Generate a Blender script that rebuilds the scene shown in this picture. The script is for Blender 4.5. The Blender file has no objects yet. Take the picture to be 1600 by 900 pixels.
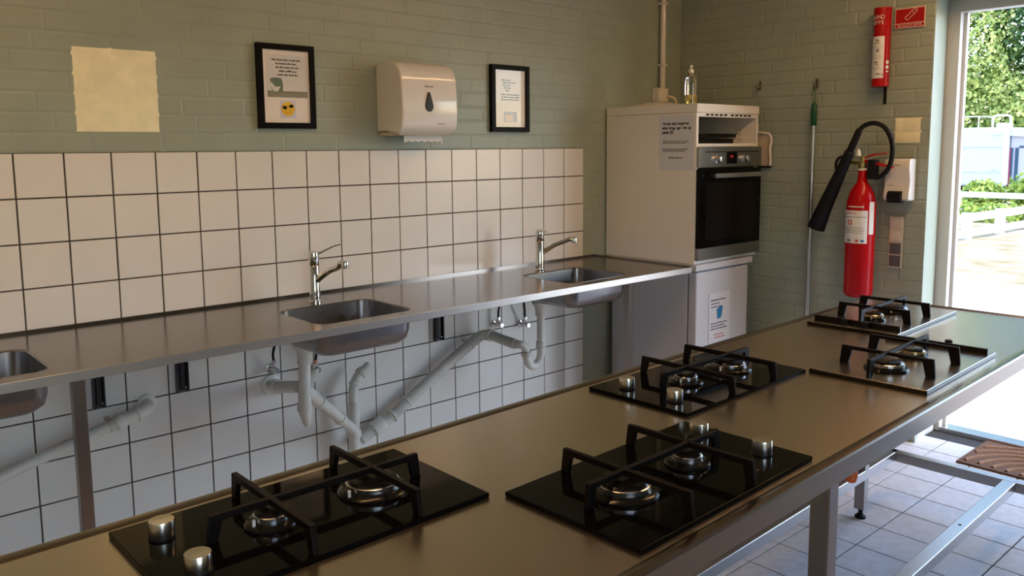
import bpy, bmesh, math, random
from mathutils import Vector, Matrix
random.seed(7)
scene = bpy.context.scene
col = scene.collection
PI = math.pi

# ------------------------------------------------------------------ camera
def make_camera():
    yaw, pitch, roll = 0.8393689, -0.1175897, 0.0085099
    f = 1295.7736
    fw = Vector((math.cos(yaw)*math.cos(pitch), math.sin(yaw)*math.cos(pitch), math.sin(pitch)))
    r = Vector((math.sin(yaw), -math.cos(yaw), 0))
    d = fw.cross(r)
    r2 = r*math.cos(roll) + d*math.sin(roll)
    d2 = -r*math.sin(roll) + d*math.cos(roll)
    cam = bpy.data.cameras.new('camera')
    o = bpy.data.objects.new('camera', cam)
    col.objects.link(o)
    m = Matrix((r2, -d2, -fw)).transposed().to_4x4()
    m.translation = (-0.60586, -3.09997, 1.48212)
    o.matrix_world = m
    cam.sensor_width = 36.0
    cam.lens = f*36/1600
    cam.shift_y = -65.358/1600
    cam.clip_start = 0.05
    cam.clip_end = 300
    scene.camera = o
make_camera()

# ------------------------------------------------------------------ world, sun, exposure
SUN_EL, SUN_AZ = math.radians(52), math.radians(-80)      # azimuth measured from +x
world = bpy.data.worlds.new('world')
scene.world = world
world.use_nodes = True
wn = world.node_tree.nodes
wl = world.node_tree.links
wn.clear()
sky = wn.new('ShaderNodeTexSky')
sky.sky_type = 'NISHITA'
sky.sun_disc = False
sky.sun_elevation = SUN_EL
sky.sun_rotation = math.radians(90) - SUN_AZ
sky.air_density = 1.0
sky.dust_density = 1.2
bg = wn.new('ShaderNodeBackground')
bg.inputs['Strength'].default_value = 0.66
wo = wn.new('ShaderNodeOutputWorld')
wl.new(sky.outputs[0], bg.inputs[0])
wl.new(bg.outputs[0], wo.inputs[0])

sun = bpy.data.lights.new('sun', 'SUN')
sun.energy = 2.0
sun.angle = math.radians(0.6)
sun.color = (1.0, 0.95, 0.86)
so = bpy.data.objects.new('sun', sun)
col.objects.link(so)
sd = Vector((math.cos(SUN_EL)*math.cos(SUN_AZ)-0.16, math.cos(SUN_EL)*math.sin(SUN_AZ), math.sin(SUN_EL)))
so.rotation_euler = sd.to_track_quat('Z', 'Y').to_euler()
so.location = (6, -6, 8)

vs = scene.view_settings
vs.view_transform = 'Standard'
vs.look = 'None'
vs.gamma = 1.0
vs.use_curve_mapping = False
vs.exposure = 0.86

# ------------------------------------------------------------------ materials
def lin(c):
    return tuple(((v/255)/12.92 if v/255 <= 0.04045 else (((v/255)+0.055)/1.055)**2.4) for v in c)
MATS = {}
def mat(name, color, rough=0.5, metal=0.0, noise=0.0, nscale=20, bump=0.0, bscale=60, stretch=None,
        coat=0.0, trans=0.0, ior=1.45, emit=None, estr=0.0, rnoise=0.0, alpha=1.0, col2=None, spec=None):
    if name in MATS: return MATS[name]
    m = bpy.data.materials.new(name)
    m.use_nodes = True
    nt = m.node_tree
    b = nt.nodes['Principled BSDF']
    b.inputs['Base Color'].default_value = (*color, 1)
    b.inputs['Roughness'].default_value = rough
    b.inputs['Metallic'].default_value = metal
    b.inputs['Coat Weight'].default_value = coat
    b.inputs['Transmission Weight'].default_value = trans
    b.inputs['IOR'].default_value = ior
    if spec is not None: b.inputs['Specular IOR Level'].default_value = spec
    if emit:
        b.inputs['Emission Color'].default_value = (*emit, 1)
        b.inputs['Emission Strength'].default_value = estr
    if noise or bump or rnoise:
        tc = nt.nodes.new('ShaderNodeTexCoord')
        mp = nt.nodes.new('ShaderNodeMapping')
        geo = nt.nodes.new('ShaderNodeNewGeometry')
        nt.links.new(geo.outputs['Position'], mp.inputs[0])
        if stretch: mp.inputs['Scale'].default_value = stretch
        if noise or rnoise:
            n = nt.nodes.new('ShaderNodeTexNoise')
            n.inputs['Scale'].default_value = nscale
            n.inputs['Detail'].default_value = 2
            n.inputs['Roughness'].default_value = 0.6
            nt.links.new(mp.outputs[0], n.inputs['Vector'])
            if noise:
                r = nt.nodes.new('ShaderNodeValToRGB')
                c2 = col2 if col2 else tuple(max(0, c*(1-noise)) for c in color)
                c1 = color if col2 else tuple(min(1, c*(1+noise)) for c in color)
                r.color_ramp.elements[0].position = 0.32
                r.color_ramp.elements[1].position = 0.68
                r.color_ramp.elements[0].color = (*c2, 1)
                r.color_ramp.elements[1].color = (*c1, 1)
                nt.links.new(n.outputs[0], r.inputs[0])
                nt.links.new(r.outputs[0], b.inputs['Base Color'])
            if rnoise:
                mr = nt.nodes.new('ShaderNodeMapRange')
                mr.inputs['From Min'].default_value = 0.3
                mr.inputs['From Max'].default_value = 0.7
                mr.inputs['To Min'].default_value = max(0.02, rough-rnoise)
                mr.inputs['To Max'].default_value = rough+rnoise
                nt.links.new(n.outputs[0], mr.inputs[0])
                nt.links.new(mr.outputs[0], b.inputs['Roughness'])
        if bump:
            n2 = nt.nodes.new('ShaderNodeTexNoise')
            n2.inputs['Scale'].default_value = bscale
            n2.inputs['Detail'].default_value = 4
            nt.links.new(mp.outputs[0], n2.inputs['Vector'])
            bp = nt.nodes.new('ShaderNodeBump')
            bp.inputs['Strength'].default_value = bump
            bp.inputs['Distance'].default_value = 0.004
            nt.links.new(n2.outputs[0], bp.inputs['Height'])
            nt.links.new(bp.outputs[0], b.inputs['Normal'])
    MATS[name] = m
    return m

SAGE = (0.338, 0.390, 0.322)
mat('paint_wall', SAGE, 0.38, noise=0.05, nscale=5, bump=0.22, bscale=38)
mat('paint_mortar', tuple(c*0.97 for c in SAGE), 0.42, noise=0.05, nscale=5, bump=0.25, bscale=45)
mat('old_paint', (0.94, 0.90, 0.62), 0.6, noise=0.06, nscale=12, bump=0.35, bscale=45)
mat('tile_white', (0.80, 0.78, 0.75), 0.17, noise=0.02, nscale=4, bump=0.05, bscale=14)
mat('grout_dark', (0.055, 0.048, 0.04), 0.9, noise=0.2, nscale=30)
mat('floor_tile', (0.58, 0.58, 0.60), 0.42, noise=0.09, nscale=26, bump=0.12, bscale=120, rnoise=0.08)
mat('floor_grout', (0.035, 0.035, 0.035), 0.9)
mat('ceiling_board', (0.42, 0.35, 0.27), 0.7, noise=0.1, nscale=3, stretch=(1, 8, 1))
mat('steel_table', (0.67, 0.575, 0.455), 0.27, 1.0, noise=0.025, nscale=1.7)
mat('steel_edge_shaded', (0.31, 0.265, 0.22), 0.24, 1.0)  # darker copy of the table steel, paints in the dark room its edges reflect
mat('steel_frame2', (0.50, 0.47, 0.45), 0.30, 1.0)
mat('steel_frame', (0.34, 0.31, 0.29), 0.30, 1.0)
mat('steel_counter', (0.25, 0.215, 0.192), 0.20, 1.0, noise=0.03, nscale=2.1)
mat('steel_brushed', (0.60, 0.58, 0.56), 0.30, 1.0)
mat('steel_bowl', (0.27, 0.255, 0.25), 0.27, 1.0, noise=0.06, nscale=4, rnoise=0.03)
mat('steel_hob', (0.58, 0.54, 0.49), 0.24, 1.0, noise=0.03, nscale=6)
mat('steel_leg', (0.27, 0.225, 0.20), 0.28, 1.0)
mat('chrome', (0.72, 0.71, 0.70), 0.08, 1.0)
mat('aluminium', (0.68, 0.68, 0.69), 0.26, 1.0)
mat('knob_metal', (0.82, 0.76, 0.66), 0.26, 1.0)
mat('brass_burner', (0.62, 0.50, 0.30), 0.28, 1.0, noise=0.15, nscale=40)
mat('black_glass', (0.003, 0.003, 0.003), 0.05, ior=1.5, spec=0.10)
mat('oven_glass', (0.008, 0.006, 0.005), 0.12, spec=0.12)
mat('cast_iron', (0.007, 0.005, 0.005), 0.40, spec=0.16)
mat('black_enamel', (0.008, 0.007, 0.006), 0.20, spec=0.3)
mat('black_plastic', (0.009, 0.008, 0.009), 0.45, spec=0.22)
mat('black_rubber', (0.010, 0.009, 0.009), 0.55, spec=0.22)
mat('dark_bracket', (0.020, 0.024, 0.03), 0.42)
mat('white_laminate', (0.84, 0.80, 0.73), 0.35)
mat('white_enamel', (0.55, 0.56, 0.59), 0.25)
mat('white_plastic', (0.80, 0.76, 0.71), 0.16, coat=0.3)
mat('cream_plastic', (0.72, 0.60, 0.44), 0.35)
mat('grey_plastic_pipe', (0.62, 0.61, 0.56), 0.32, noise=0.06, nscale=14)
mat('white_pipe', (0.74, 0.73, 0.68), 0.30, noise=0.05, nscale=14)
mat('paper', (0.80, 0.79, 0.78), 0.8)
mat('paper_cool', (0.70, 0.71, 0.78), 0.8)
mat('paper_dull', (0.60, 0.60, 0.64), 0.8)
mat('ink', (0.02, 0.02, 0.022), 0.8)
mat('ink_grey', (0.25, 0.25, 0.26), 0.8)
mat('ink_red', (0.55, 0.05, 0.04), 0.7)
mat('ink_blue', (0.01, 0.16, 0.36), 0.6)
mat('picture_mount', (0.90, 0.84, 0.79), 0.7)
mat('picture_wall', (0.76, 0.74, 0.73), 0.7)
mat('picture_floor', (0.30, 0.28, 0.22), 0.7)
mat('picture_green', (0.16, 0.22, 0.17), 0.7)
mat('smiley_yellow', (0.86, 0.55, 0.02), 0.5)
mat('smiley_orange', (0.80, 0.28, 0.02), 0.5)
mat('picture_blue', (0.42, 0.45, 0.62), 0.7)
mat('sticker_white', (0.72, 0.72, 0.80), 0.6)
mat('frame_black', (0.004, 0.003, 0.003), 0.4, spec=0.1)
mat('red_enamel', (0.46, 0.002, 0.005), 0.22, spec=0.35)
mat('red_canister', (0.40, 0.004, 0.004), 0.30, spec=0.3)
mat('red_sign', (0.40, 0.004, 0.004), 0.4)
mat('sign_white', (0.80, 0.62, 0.52), 0.5)
mat('label_white', (0.80, 0.79, 0.76), 0.5)
mat('brass', (0.60, 0.45, 0.18), 0.3, 1.0)
mat('copper', (0.62, 0.32, 0.18), 0.3, 1.0)
mat('green_grip', (0.003, 0.085, 0.035), 0.45)
mat('orange_plastic', (0.80, 0.16, 0.03), 0.4)
mat('socket_grey', (0.10, 0.10, 0.11), 0.45)
mat('switch_cream', (0.66, 0.60, 0.52), 0.4)
mat('door_paint', (0.60, 0.60, 0.58), 0.45, noise=0.03, nscale=6)
mat('mat_fibre', (0.13, 0.065, 0.035), 0.95, noise=0.25, nscale=150, bump=0.8, bscale=300)
mat('mat_ridge', (0.27, 0.15, 0.085), 0.95, noise=0.25, nscale=150, bump=0.8, bscale=300)
mat('clear_plastic', (0.93, 0.95, 0.93), 0.05, trans=1.0, ior=1.35)
mat('yellow_soap', (0.90, 0.78, 0.30), 0.08, trans=0.85, ior=1.35)
mat('film', (0.80, 0.74, 0.66), 0.35, alpha=0.7)
mat('towel', (0.86, 0.84, 0.80), 0.9)
mat('lens_smoke', (0.020, 0.014, 0.011), 0.22, spec=0.2)
mat('red_digits', (0.20, 0.004, 0.006), 0.5, emit=(1, 0.02, 0.01), estr=0.05)
mat('oven_steel', (0.34, 0.32, 0.29), 0.30, 1.0)
mat('lamp_diffuser', (0.9, 0.85, 0.75), 0.4, emit=(1.0, 0.575, 0.25), estr=19.0)
mat('lamp_housing', (0.75, 0.74, 0.72), 0.4)
mat('ground_pave', (0.42, 0.39, 0.36), 0.9, noise=0.06, nscale=2, bump=0.2, bscale=30)
mat('ground_grass', (0.19, 0.145, 0.065), 0.95, noise=0.3, nscale=2.2, col2=(0.34, 0.29, 0.20), bump=0.8, bscale=20)
mat('fence_white', (0.74, 0.75, 0.77), 0.5)
mat('caravan_white', (0.46, 0.51, 0.60), 0.4)
mat('caravan_line', (0.30, 0.33, 0.38), 0.4)
mat('awning_grey', (0.42, 0.40, 0.47), 0.8)
mat('awning_navy', (0.02, 0.06, 0.10), 0.7)
mat('awning_wine', (0.30, 0.03, 0.08), 0.7)
mat('bark', (0.10, 0.07, 0.045), 0.9, noise=0.2, nscale=10)

def leafmat(name, a, b):
    m = bpy.data.materials.new(name); m.use_nodes = True
    nt = m.node_tree; p = nt.nodes['Principled BSDF']
    geo = nt.nodes.new('ShaderNodeNewGeometry')
    r = nt.nodes.new('ShaderNodeValToRGB')
    r.color_ramp.elements[0].color = (*a, 1); r.color_ramp.elements[1].color = (*b, 1)
    nt.links.new(geo.outputs['Random Per Island'], r.inputs[0])
    nt.links.new(r.outputs[0], p.inputs['Base Color'])
    p.inputs['Roughness'].default_value = 0.5
    p.inputs['Subsurface Weight'].default_value = 0.0
    tr = nt.nodes.new('ShaderNodeBsdfTranslucent')
    nt.links.new(r.outputs[0], tr.inputs[0])
    mx = nt.nodes.new('ShaderNodeMixShader'); mx.inputs[0].default_value = 0.35
    nt.links.new(p.outputs[0], mx.inputs[1]); nt.links.new(tr.outputs[0], mx.inputs[2])
    nt.links.new(mx.outputs[0], nt.nodes['Material Output'].inputs[0])
    MATS[name] = m
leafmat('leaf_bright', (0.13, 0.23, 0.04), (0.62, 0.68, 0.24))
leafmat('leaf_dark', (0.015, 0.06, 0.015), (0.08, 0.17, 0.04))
leafmat('leaf_mid', (0.12, 0.22, 0.03), (0.46, 0.54, 0.10))

def glassmat():
    m = bpy.data.materials.new('picture_glass'); m.use_nodes = True
    nt = m.node_tree; nt.nodes.remove(nt.nodes['Principled BSDF'])
    t = nt.nodes.new('ShaderNodeBsdfTransparent'); g = nt.nodes.new('ShaderNodeBsdfGlossy')
    g.inputs['Roughness'].default_value = 0.02
    lw = nt.nodes.new('ShaderNodeLayerWeight'); lw.inputs[0].default_value = 0.5
    pw = nt.nodes.new('ShaderNodeMath'); pw.operation = 'POWER'; pw.inputs[1].default_value = 4.0
    ma = nt.nodes.new('ShaderNodeMath'); ma.operation = 'MULTIPLY_ADD'; ma.inputs[1].default_value = 0.5; ma.inputs[2].default_value = 0.018
    nt.links.new(lw.outputs['Facing'], pw.inputs[0]); nt.links.new(pw.outputs[0], ma.inputs[0])
    mx = nt.nodes.new('ShaderNodeMixShader')
    nt.links.new(ma.outputs[0], mx.inputs[0]); nt.links.new(t.outputs[0], mx.inputs[1]); nt.links.new(g.outputs[0], mx.inputs[2])
    nt.links.new(mx.outputs[0], nt.nodes['Material Output'].inputs[0])
    MATS['picture_glass'] = m
glassmat()

# ------------------------------------------------------------------ mesh helpers
ORG = {}
def thing(name, label, cat, loc=(0, 0, 0), rz=0.0, group=None, world=True):
    o = bpy.data.objects.new(name, None)
    o.empty_display_size = 0.05
    col.objects.link(o)
    o.location = loc
    o.rotation_euler = (0, 0, rz)
    tag(o, label, cat, group)
    ORG[o.name] = Vector(loc) if world else Vector((0, 0, 0))
    return o
def tag(o, label, cat, group=None):
    o['label'] = label; o['category'] = cat
    if group: o['group'] = group
    return o
def structure(o, label=None):
    o['kind'] = 'structure'
    if label: o['label'] = label
    return o

class MB:
    def __init__(s): s.v = []; s.f = []; s.sm = []
    def add(s, vs, fs, smooth=False):
        b = len(s.v); s.v += [Vector(x) for x in vs]
        for f in fs: s.f.append([b+i for i in f]); s.sm.append(smooth)
        return s
    def box(s, x0, x1, y0, y1, z0, z1, M=None):
        if x0 > x1: x0, x1 = x1, x0
        if y0 > y1: y0, y1 = y1, y0
        if z0 > z1: z0, z1 = z1, z0
        vs = [Vector((x, y, z)) for z in (z0, z1) for y in (y0, y1) for x in (x0, x1)]
        if M is not None: vs = [M @ v for v in vs]
        return s.add(vs, [(0, 2, 3, 1), (4, 5, 7, 6), (0, 1, 5, 4), (2, 6, 7, 3), (0, 4, 6, 2), (1, 3, 7, 5)])
    def cyl(s, p0, p1, r0, r1=None, n=20, caps=True):
        r1 = r0 if r1 is None else r1
        return s.loft([(p0, r0), (p1, r1)], n, caps)
    def loft(s, rings, n=20, caps=True):
        # rings: (centre, radius) along a path, parallel transported
        P = [Vector(c) for c, _ in rings]
        up = None; R = []
        for i, (c, r) in enumerate(rings):
            a = P[max(0, i-1)]; b = P[min(len(P)-1, i+1)]
            t = (b-a)
            if t.length < 1e-9: t = Vector((0, 0, 1))
            t.normalize()
            if up is None:
                up = Vector((0, 0, 1)) if abs(t.z) < 0.9 else Vector((1, 0, 0))
            u = (up - t*up.dot(t))
            if u.length < 1e-6: u = t.orthogonal()
            u.normalize(); w = t.cross(u); up = u
            R.append([P[i] + (u*math.cos(k*2*PI/n) + w*math.sin(k*2*PI/n))*r for k in range(n)])
        vs = [v for ring in R for v in ring]
        fs = []
        for i in range(len(R)-1):
            for k in range(n):
                k2 = (k+1) % n
                fs.append((i*n+k, i*n+k2, (i+1)*n+k2, (i+1)*n+k))
        s.add(vs, fs, True)
        if caps:
            s.add(R[0], [tuple(range(n))[::-1]]); s.add(R[-1], [tuple(range(n))])
        return s
    def tube(s, pts, r, n=14, sub=6, caps=True):
        # Catmull-Rom through pts
        P = [Vector(p) for p in pts]
        out = []
        for i in range(len(P)-1):
            p0 = P[max(0, i-1)]; p1 = P[i]; p2 = P[i+1]; p3 = P[min(len(P)-1, i+2)]
            for k in range(sub):
                t = k/sub
                out.append(0.5*((2*p1)+(-p0+p2)*t+(2*p0-5*p1+4*p2-p3)*t*t+(-p0+3*p1-3*p2+p3)*t**3))
        out.append(P[-1])
        return s.loft([(q, r) for q in out], n, caps)
    def lathe(s, prof, c=(0, 0, 0), n=28, caps=True, M=None):
        # prof: (radius, z) about z axis
        vs = []; fs = []
        for r, z in prof:
            for k in range(n):
                a = 2*PI*k/n
                v = Vector((c[0]+r*math.cos(a), c[1]+r*math.sin(a), c[2]+z))
                vs.append(M @ v if M is not None else v)
        for i in range(len(prof)-1):
            for k in range(n):
                k2 = (k+1) % n
                fs.append((i*n+k, i*n+k2, (i+1)*n+k2, (i+1)*n+k))
        s.add(vs, fs, True)
        if caps:
            s.add(vs[:n], [tuple(range(n))[::-1]]); s.add(vs[-n:], [tuple(range(n))])
        return s
    def prism(s, poly, d0, d1, axes='xz'):
        # polygon in the plane of axes, extruded along the third from d0 to d1
        def P(a, b, d):
            q = {}
            q[axes[0]] = a; q[axes[1]] = b
            t = [c for c in 'xyz' if c not in axes][0]
            q[t] = d
            return Vector((q['x'], q['y'], q['z']))
        n = len(poly)
        vs = [P(a, b, d0) for a, b in poly] + [P(a, b, d1) for a, b in poly]
        fs = [tuple(range(n))[::-1], tuple(range(n, 2*n))]
        for i in range(n):
            j = (i+1) % n
            fs.append((i, j, n+j, n+i))
        return s.add(vs, fs)
    def build(s, name, m, parent=None, bevel=0.0, smooth=None, seg=2, kind=None, label=None):
        org = Vector((0, 0, 0))
        if parent is not None:
            q = parent
            while q.parent is not None: q = q.parent
            org = ORG.get(q.name, org)
        me = bpy.data.meshes.new(name)
        me.from_pydata([tuple(v-org) for v in s.v], [], s.f)
        bm = bmesh.new(); bm.from_mesh(me)
        bmesh.ops.remove_doubles(bm, verts=bm.verts, dist=1e-6)
        bmesh.ops.recalc_face_normals(bm, faces=bm.faces)
        bm.to_mesh(me); bm.free()
        me.polygons.foreach_set('use_smooth', [True]*len(me.polygons))
        me.set_sharp_from_angle(angle=math.radians(38))
        me.materials.append(MATS[m])
        o = bpy.data.objects.new(name, me)
        col.objects.link(o)
        if parent is not None: o.parent = parent
        if bevel:
            b = o.modifiers.new('bevel', 'BEVEL'); b.width = bevel; b.segments = seg; b.limit_method = 'ANGLE'
            b.angle_limit = math.radians(50)
            b.harden_normals = True
        if name in ('lettering', 'small_print', 'red_lettering'): kind = 'stuff'
        if kind: o['kind'] = kind
        if label: o['label'] = label
        return o

def boxo(name, m, parent, x0, x1, y0, y1, z0, z1, bevel=0.002, **k):
    return MB().box(x0, x1, y0, y1, z0, z1).build(name, m, parent, bevel, **k)

def rrect(x0, x1, y0, y1, r, n=5):
    pts = []
    for cx, cy, a0 in ((x1-r, y1-r, 0), (x0+r, y1-r, 90), (x0+r, y0+r, 180), (x1-r, y0+r, 270)):
        for k in range(n+1):
            a = math.radians(a0+90*k/n)
            pts.append((cx+r*math.cos(a), cy+r*math.sin(a)))
    return pts

def text(name, s, size, m, parent, loc, xdir, ydir, align='LEFT', sx=1.0, extr=0.0004, bold=0.0):
    cu = bpy.data.curves.new(name, 'FONT')
    cu.body = s; cu.size = size; cu.align_x = align; cu.extrude = extr/2; cu.offset = bold
    cu.resolution_u = 3
    t = bpy.data.objects.new(name+'_src', cu)
    col.objects.link(t)
    dg = bpy.context.evaluated_depsgraph_get()
    me = bpy.data.meshes.new_from_object(t.evaluated_get(dg))
    bpy.data.objects.remove(t); bpy.data.curves.remove(cu)
    X = Vector(xdir).normalized(); Y = Vector(ydir).normalized(); Z = X.cross(Y)
    q = parent
    while q.parent is not None: q = q.parent
    org = ORG.get(q.name, Vector((0, 0, 0)))
    M = Matrix((X*sx, Y, Z)).transposed().to_4x4(); M.translation = Vector(loc)-org
    me.transform(M)
    me.materials.clear(); me.materials.append(MATS[m])
    me.name = name
    o = bpy.data.objects.new(name, me); col.objects.link(o); o.parent = parent
    return o

def words(mb, O, X, Y, N, x0, y, wtot, h, rnd, gap=0.25):
    # one printed line too small to read: a row of word-length strokes
    O = Vector(O); X = Vector(X); Y = Vector(Y); N = Vector(N)
    x = x0; e = 0.0005
    while x < x0+wtot:
        w = min(h*rnd.uniform(1.5, 4.2), x0+wtot-x)
        if w < h*0.5: break
        k = x
        while k < x+w-1e-6:
            lw = h*rnd.uniform(0.32, 0.5); lh = h*rnd.choice((0.6, 0.6, 0.7, 1.0))
            a = O+X*k+Y*y; b = O+X*min(k+lw, x+w)+Y*y
            mb.add([a, b, b+Y*lh, a+Y*lh, a+N*e, b+N*e, b+Y*lh+N*e, a+Y*lh+N*e],
                   [(0, 1, 2, 3), (4, 5, 6, 7), (0, 1, 5, 4), (1, 2, 6, 5), (2, 3, 7, 6), (3, 0, 4, 7)])
            k += lw+h*0.13
        x += w+h*gap*1.6

# ------------------------------------------------------------------ the room shell
XF = 3.557            # far wall (with the door)
XL, YF, ZC = -1.60, -4.70, 2.62
DY0, DY1, DZ = -1.46, -3.30, 2.19   # door opening in the far wall, unseen side widened for more daylight
WT = 0.36

def brick_mesh(cache, w, h, d=0.0042, c=0.0035):
    key = (round(w, 3), round(h, 3))
    if key in cache: return cache[key]
    vs = [(0, 0, 0), (w, 0, 0), (w, 0, h), (0, 0, h), (c, -d, c), (w-c, -d, c), (w-c, -d, h-c), (c, -d, h-c)]
    fs = [(4, 5, 6, 7), (0, 1, 5, 4), (1, 2, 6, 5), (2, 3, 7, 6), (3, 0, 4, 7)]
    me = bpy.data.meshes.new('brick'); me.from_pydata(vs, [], fs); me.materials.append(MATS['paint_wall'])
    cache[key] = me
    return me

def course_bricks(u0, u1, z0, z1, zorg=0.0, seed=1):
    CH, BL, J = 0.0667, 0.2400, 0.0040
    rnd = random.Random(seed)
    out = []
    k0 = int(math.floor((z0-zorg)/CH)); k1 = int(math.ceil((z1-zorg)/CH))
    seq = (0, 0.12, 0.06, 0.18, 0.0, 0.06, 0.12, 0.18)
    for k in range(k0, k1):
        a, b = max(zorg+k*CH+J/2, z0), min(zorg+(k+1)*CH-J/2, z1)
        if b-a < 0.015: continue
        off = seq[k % 8]+0.01*((k*7) % 3)
        j = int(math.floor((u0-off)/BL))-1
        while off+j*BL < u1:
            p, q = max(off+j*BL+J/2, u0), min(off+(j+1)*BL-J/2, u1)
            if q-p > 0.02: out.append((p, q, a, b))
            j += 1
    return out

def put_bricks(wall, plane, axis, rects, nmax=300, near=None, d=0.0042, c=0.0035):
    # axis 'x': wall facing -y at y=plane; axis 'y': wall facing -x at x=plane, u grows towards -y
    cache = {}
    if near: rects = sorted(rects, key=near)
    for (p, q, a, b) in rects[:nmax]:
        o = bpy.data.objects.new('brick', brick_mesh(cache, q-p, b-a, d, c))
        col.objects.link(o); o.parent = wall
        if axis == 'x': o.location = (p, plane, a)
        else:
            o.location = (plane, -p, a); o.rotation_euler = (0, 0, -PI/2)
    rest = rects[nmax:]
    if rest:
        mb = MB()
        for (p, q, a, b) in rest:
            if axis == 'x':
                P = lambda u, z, t: (u, plane-t, z)
            else:
                P = lambda u, z, t: (plane-t, -u, z)
            mb.add([P(p, a, 0), P(q, a, 0), P(q, b, 0), P(p, b, 0), P(p+c, a+c, d), P(q-c, a+c, d), P(q-c, b-c, d), P(p+c, b-c, d)],
                   [(4, 5, 6, 7), (0, 1, 5, 4), (1, 2, 6, 5), (2, 3, 7, 6), (3, 0, 4, 7)])
        mb.build('bricks', 'paint_wall', wall, kind='stuff')

# back wall (tiled)
wall_back = structure(boxo('wall_back', 'paint_mortar', None, XL-0.2, XF+WT, 0.0062, 0.30, -0.05, ZC, 0), 'sage green painted brick wall behind the sinks')
TP, ZT = 0.15, 1.4800
rb = course_bricks(XL, 2.705, ZT+0.002, ZC, 1.48) + course_bricks(2.705, XF, 0.0, ZC, 1.48)
def vis_back(r):
    u = (r[0]+r[1])/2; z = (r[2]+r[3])/2
    return 0 if (-0.35 < u and (z < 2.40)) else 1+z
put_bricks(wall_back, 0.0062, 'x', rb, 300, vis_back, 0.0013, 0.006)
# wall tiles: every tile a piece of its own
backing = boxo('tile_backing', 'grout_dark', wall_back, -1.20, 2.699, 0.0015, 0.0085, 0.0, ZT, 0)
tm = bpy.data.meshes.new('tile')
g, c, d = 0.0016, 0.0016, 0.0045
w = TP-2*g
tm.from_pydata([(0, 0, 0), (w, 0, 0), (w, 0, w), (0, 0, w), (c, -d, c), (w-c, -d, c), (w-c, -d, w-c), (c, -d, w-c)], [],
               [(4, 5, 6, 7), (0, 1, 5, 4), (1, 2, 6, 5), (2, 3, 7, 6), (3, 0, 4, 7)])
tm.materials.append(MATS['tile_white'])
rt = random.Random(3)
for j in range(10):
    for i in range(-8, 18):
        o = bpy.data.objects.new('tile', tm); col.objects.link(o); o.parent = wall_back
        z = ZT-(j+1)*TP+g
        o.location = (i*TP+g+rt.uniform(-.0003, .0003), 0.0032, z)
        o.rotation_euler = (rt.uniform(-.0035, .0035), 0, rt.uniform(-.0035, .0035))
        if j == 9:
            o.scale = (1, 1, (ZT-9*TP-0.002)/TP); o.location.z = 0.001

# far wall with the doorway (splayed reveal)
RV = 0.05
mbw = MB()
mbw.box(XF+0.004, XF+WT, DY0+RV, 0.008, -0.05, ZC)                 # towards the tiled wall
mbw.box(XF+0.004, XF+WT, YF, DY1-RV, -0.05, ZC)                    # beyond the door
mbw.box(XF+0.004, XF+WT, DY1-RV, DY0+RV, DZ+RV, ZC)                # lintel
mbw.prism([(XF+0.004, DY0), (XF+0.004, DY0+RV), (XF+0.285, DY0+RV)], 0, DZ+RV, 'xy')
mbw.prism([(XF+0.004, DY1), (XF+0.004, DY1-RV), (XF+0.285, DY1-RV)], 0, DZ+RV, 'xy')
wall_right = structure(mbw.build('wall_right', 'paint_mortar'), 'sage green painted brick wall with the doorway')
rf = [r for r in course_bricks(0.0, -DY0-0.001, 0.0, ZC, 1.48, 2)]
rf2 = course_bricks(-DY0-0.001, -DY1+0.001, DZ+0.01, ZC, 1.48, 2) + course_bricks(-DY1+0.001, -YF, 0, ZC, 1.48, 2)
put_bricks(wall_right, XF+0.0042, 'y', rf+rf2, 300, lambda r: (0 if r[0] < 1.46 and r[3] < 2.45 else 1+r[0]), 0.0027, 0.0055)

# room walls out of view, ceiling, floor
wall_left = structure(boxo('wall_left', 'paint_wall', None, XL-0.2, XL, YF, 0.008, -0.05, ZC, 0), 'sage green wall at the left end')
WX0, WX1, WZ0, WZ1 = -1.40, 0.10, 0.95, 2.05      # added window behind the photographer, unseen, for cool fill light
mbf = MB()
mbf.box(XL-0.2, WX0, YF-0.25, YF, -0.05, ZC).box(WX1, XF+WT, YF-0.25, YF, -0.05, ZC)
mbf.box(WX0, WX1, YF-0.25, YF, -0.05, WZ0).box(WX0, WX1, YF-0.25, YF, WZ1, ZC)
wall_front = structure(mbf.build('wall_front', 'paint_wall'), 'sage green wall behind the photographer')
WM = (WX0+WX1)/2
wnd = structure(MB().box(WX0, WX1, YF-0.14, YF-0.08, WZ0, WZ0+0.06).box(WX0, WX1, YF-0.14, YF-0.08, WZ1-0.06, WZ1)
                .box(WX0, WX0+0.06, YF-0.14, YF-0.08, WZ0, WZ1).box(WX1-0.06, WX1, YF-0.14, YF-0.08, WZ0, WZ1)
                .box(WM-0.03, WM+0.03, YF-0.14, YF-0.08, WZ0, WZ1).build('fill_window_1', 'door_paint'), 'white frame of the added fill light window')
for wa, wb in ((WX0+0.05, WM-0.03), (WM+0.03, WX1-0.05)):
    boxo('pane', 'picture_glass', wnd, wa, wb, YF-0.112, YF-0.108, WZ0+0.05, WZ1-0.05, 0)
ceiling = structure(boxo('ceiling', 'ceiling_board', None, XL-0.2, XF+WT, YF-1.55, 0.30, ZC, ZC+0.12, 0), 'plain ceiling with added eave')  # overhang past the front wall is added to keep sun out of the window

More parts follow.
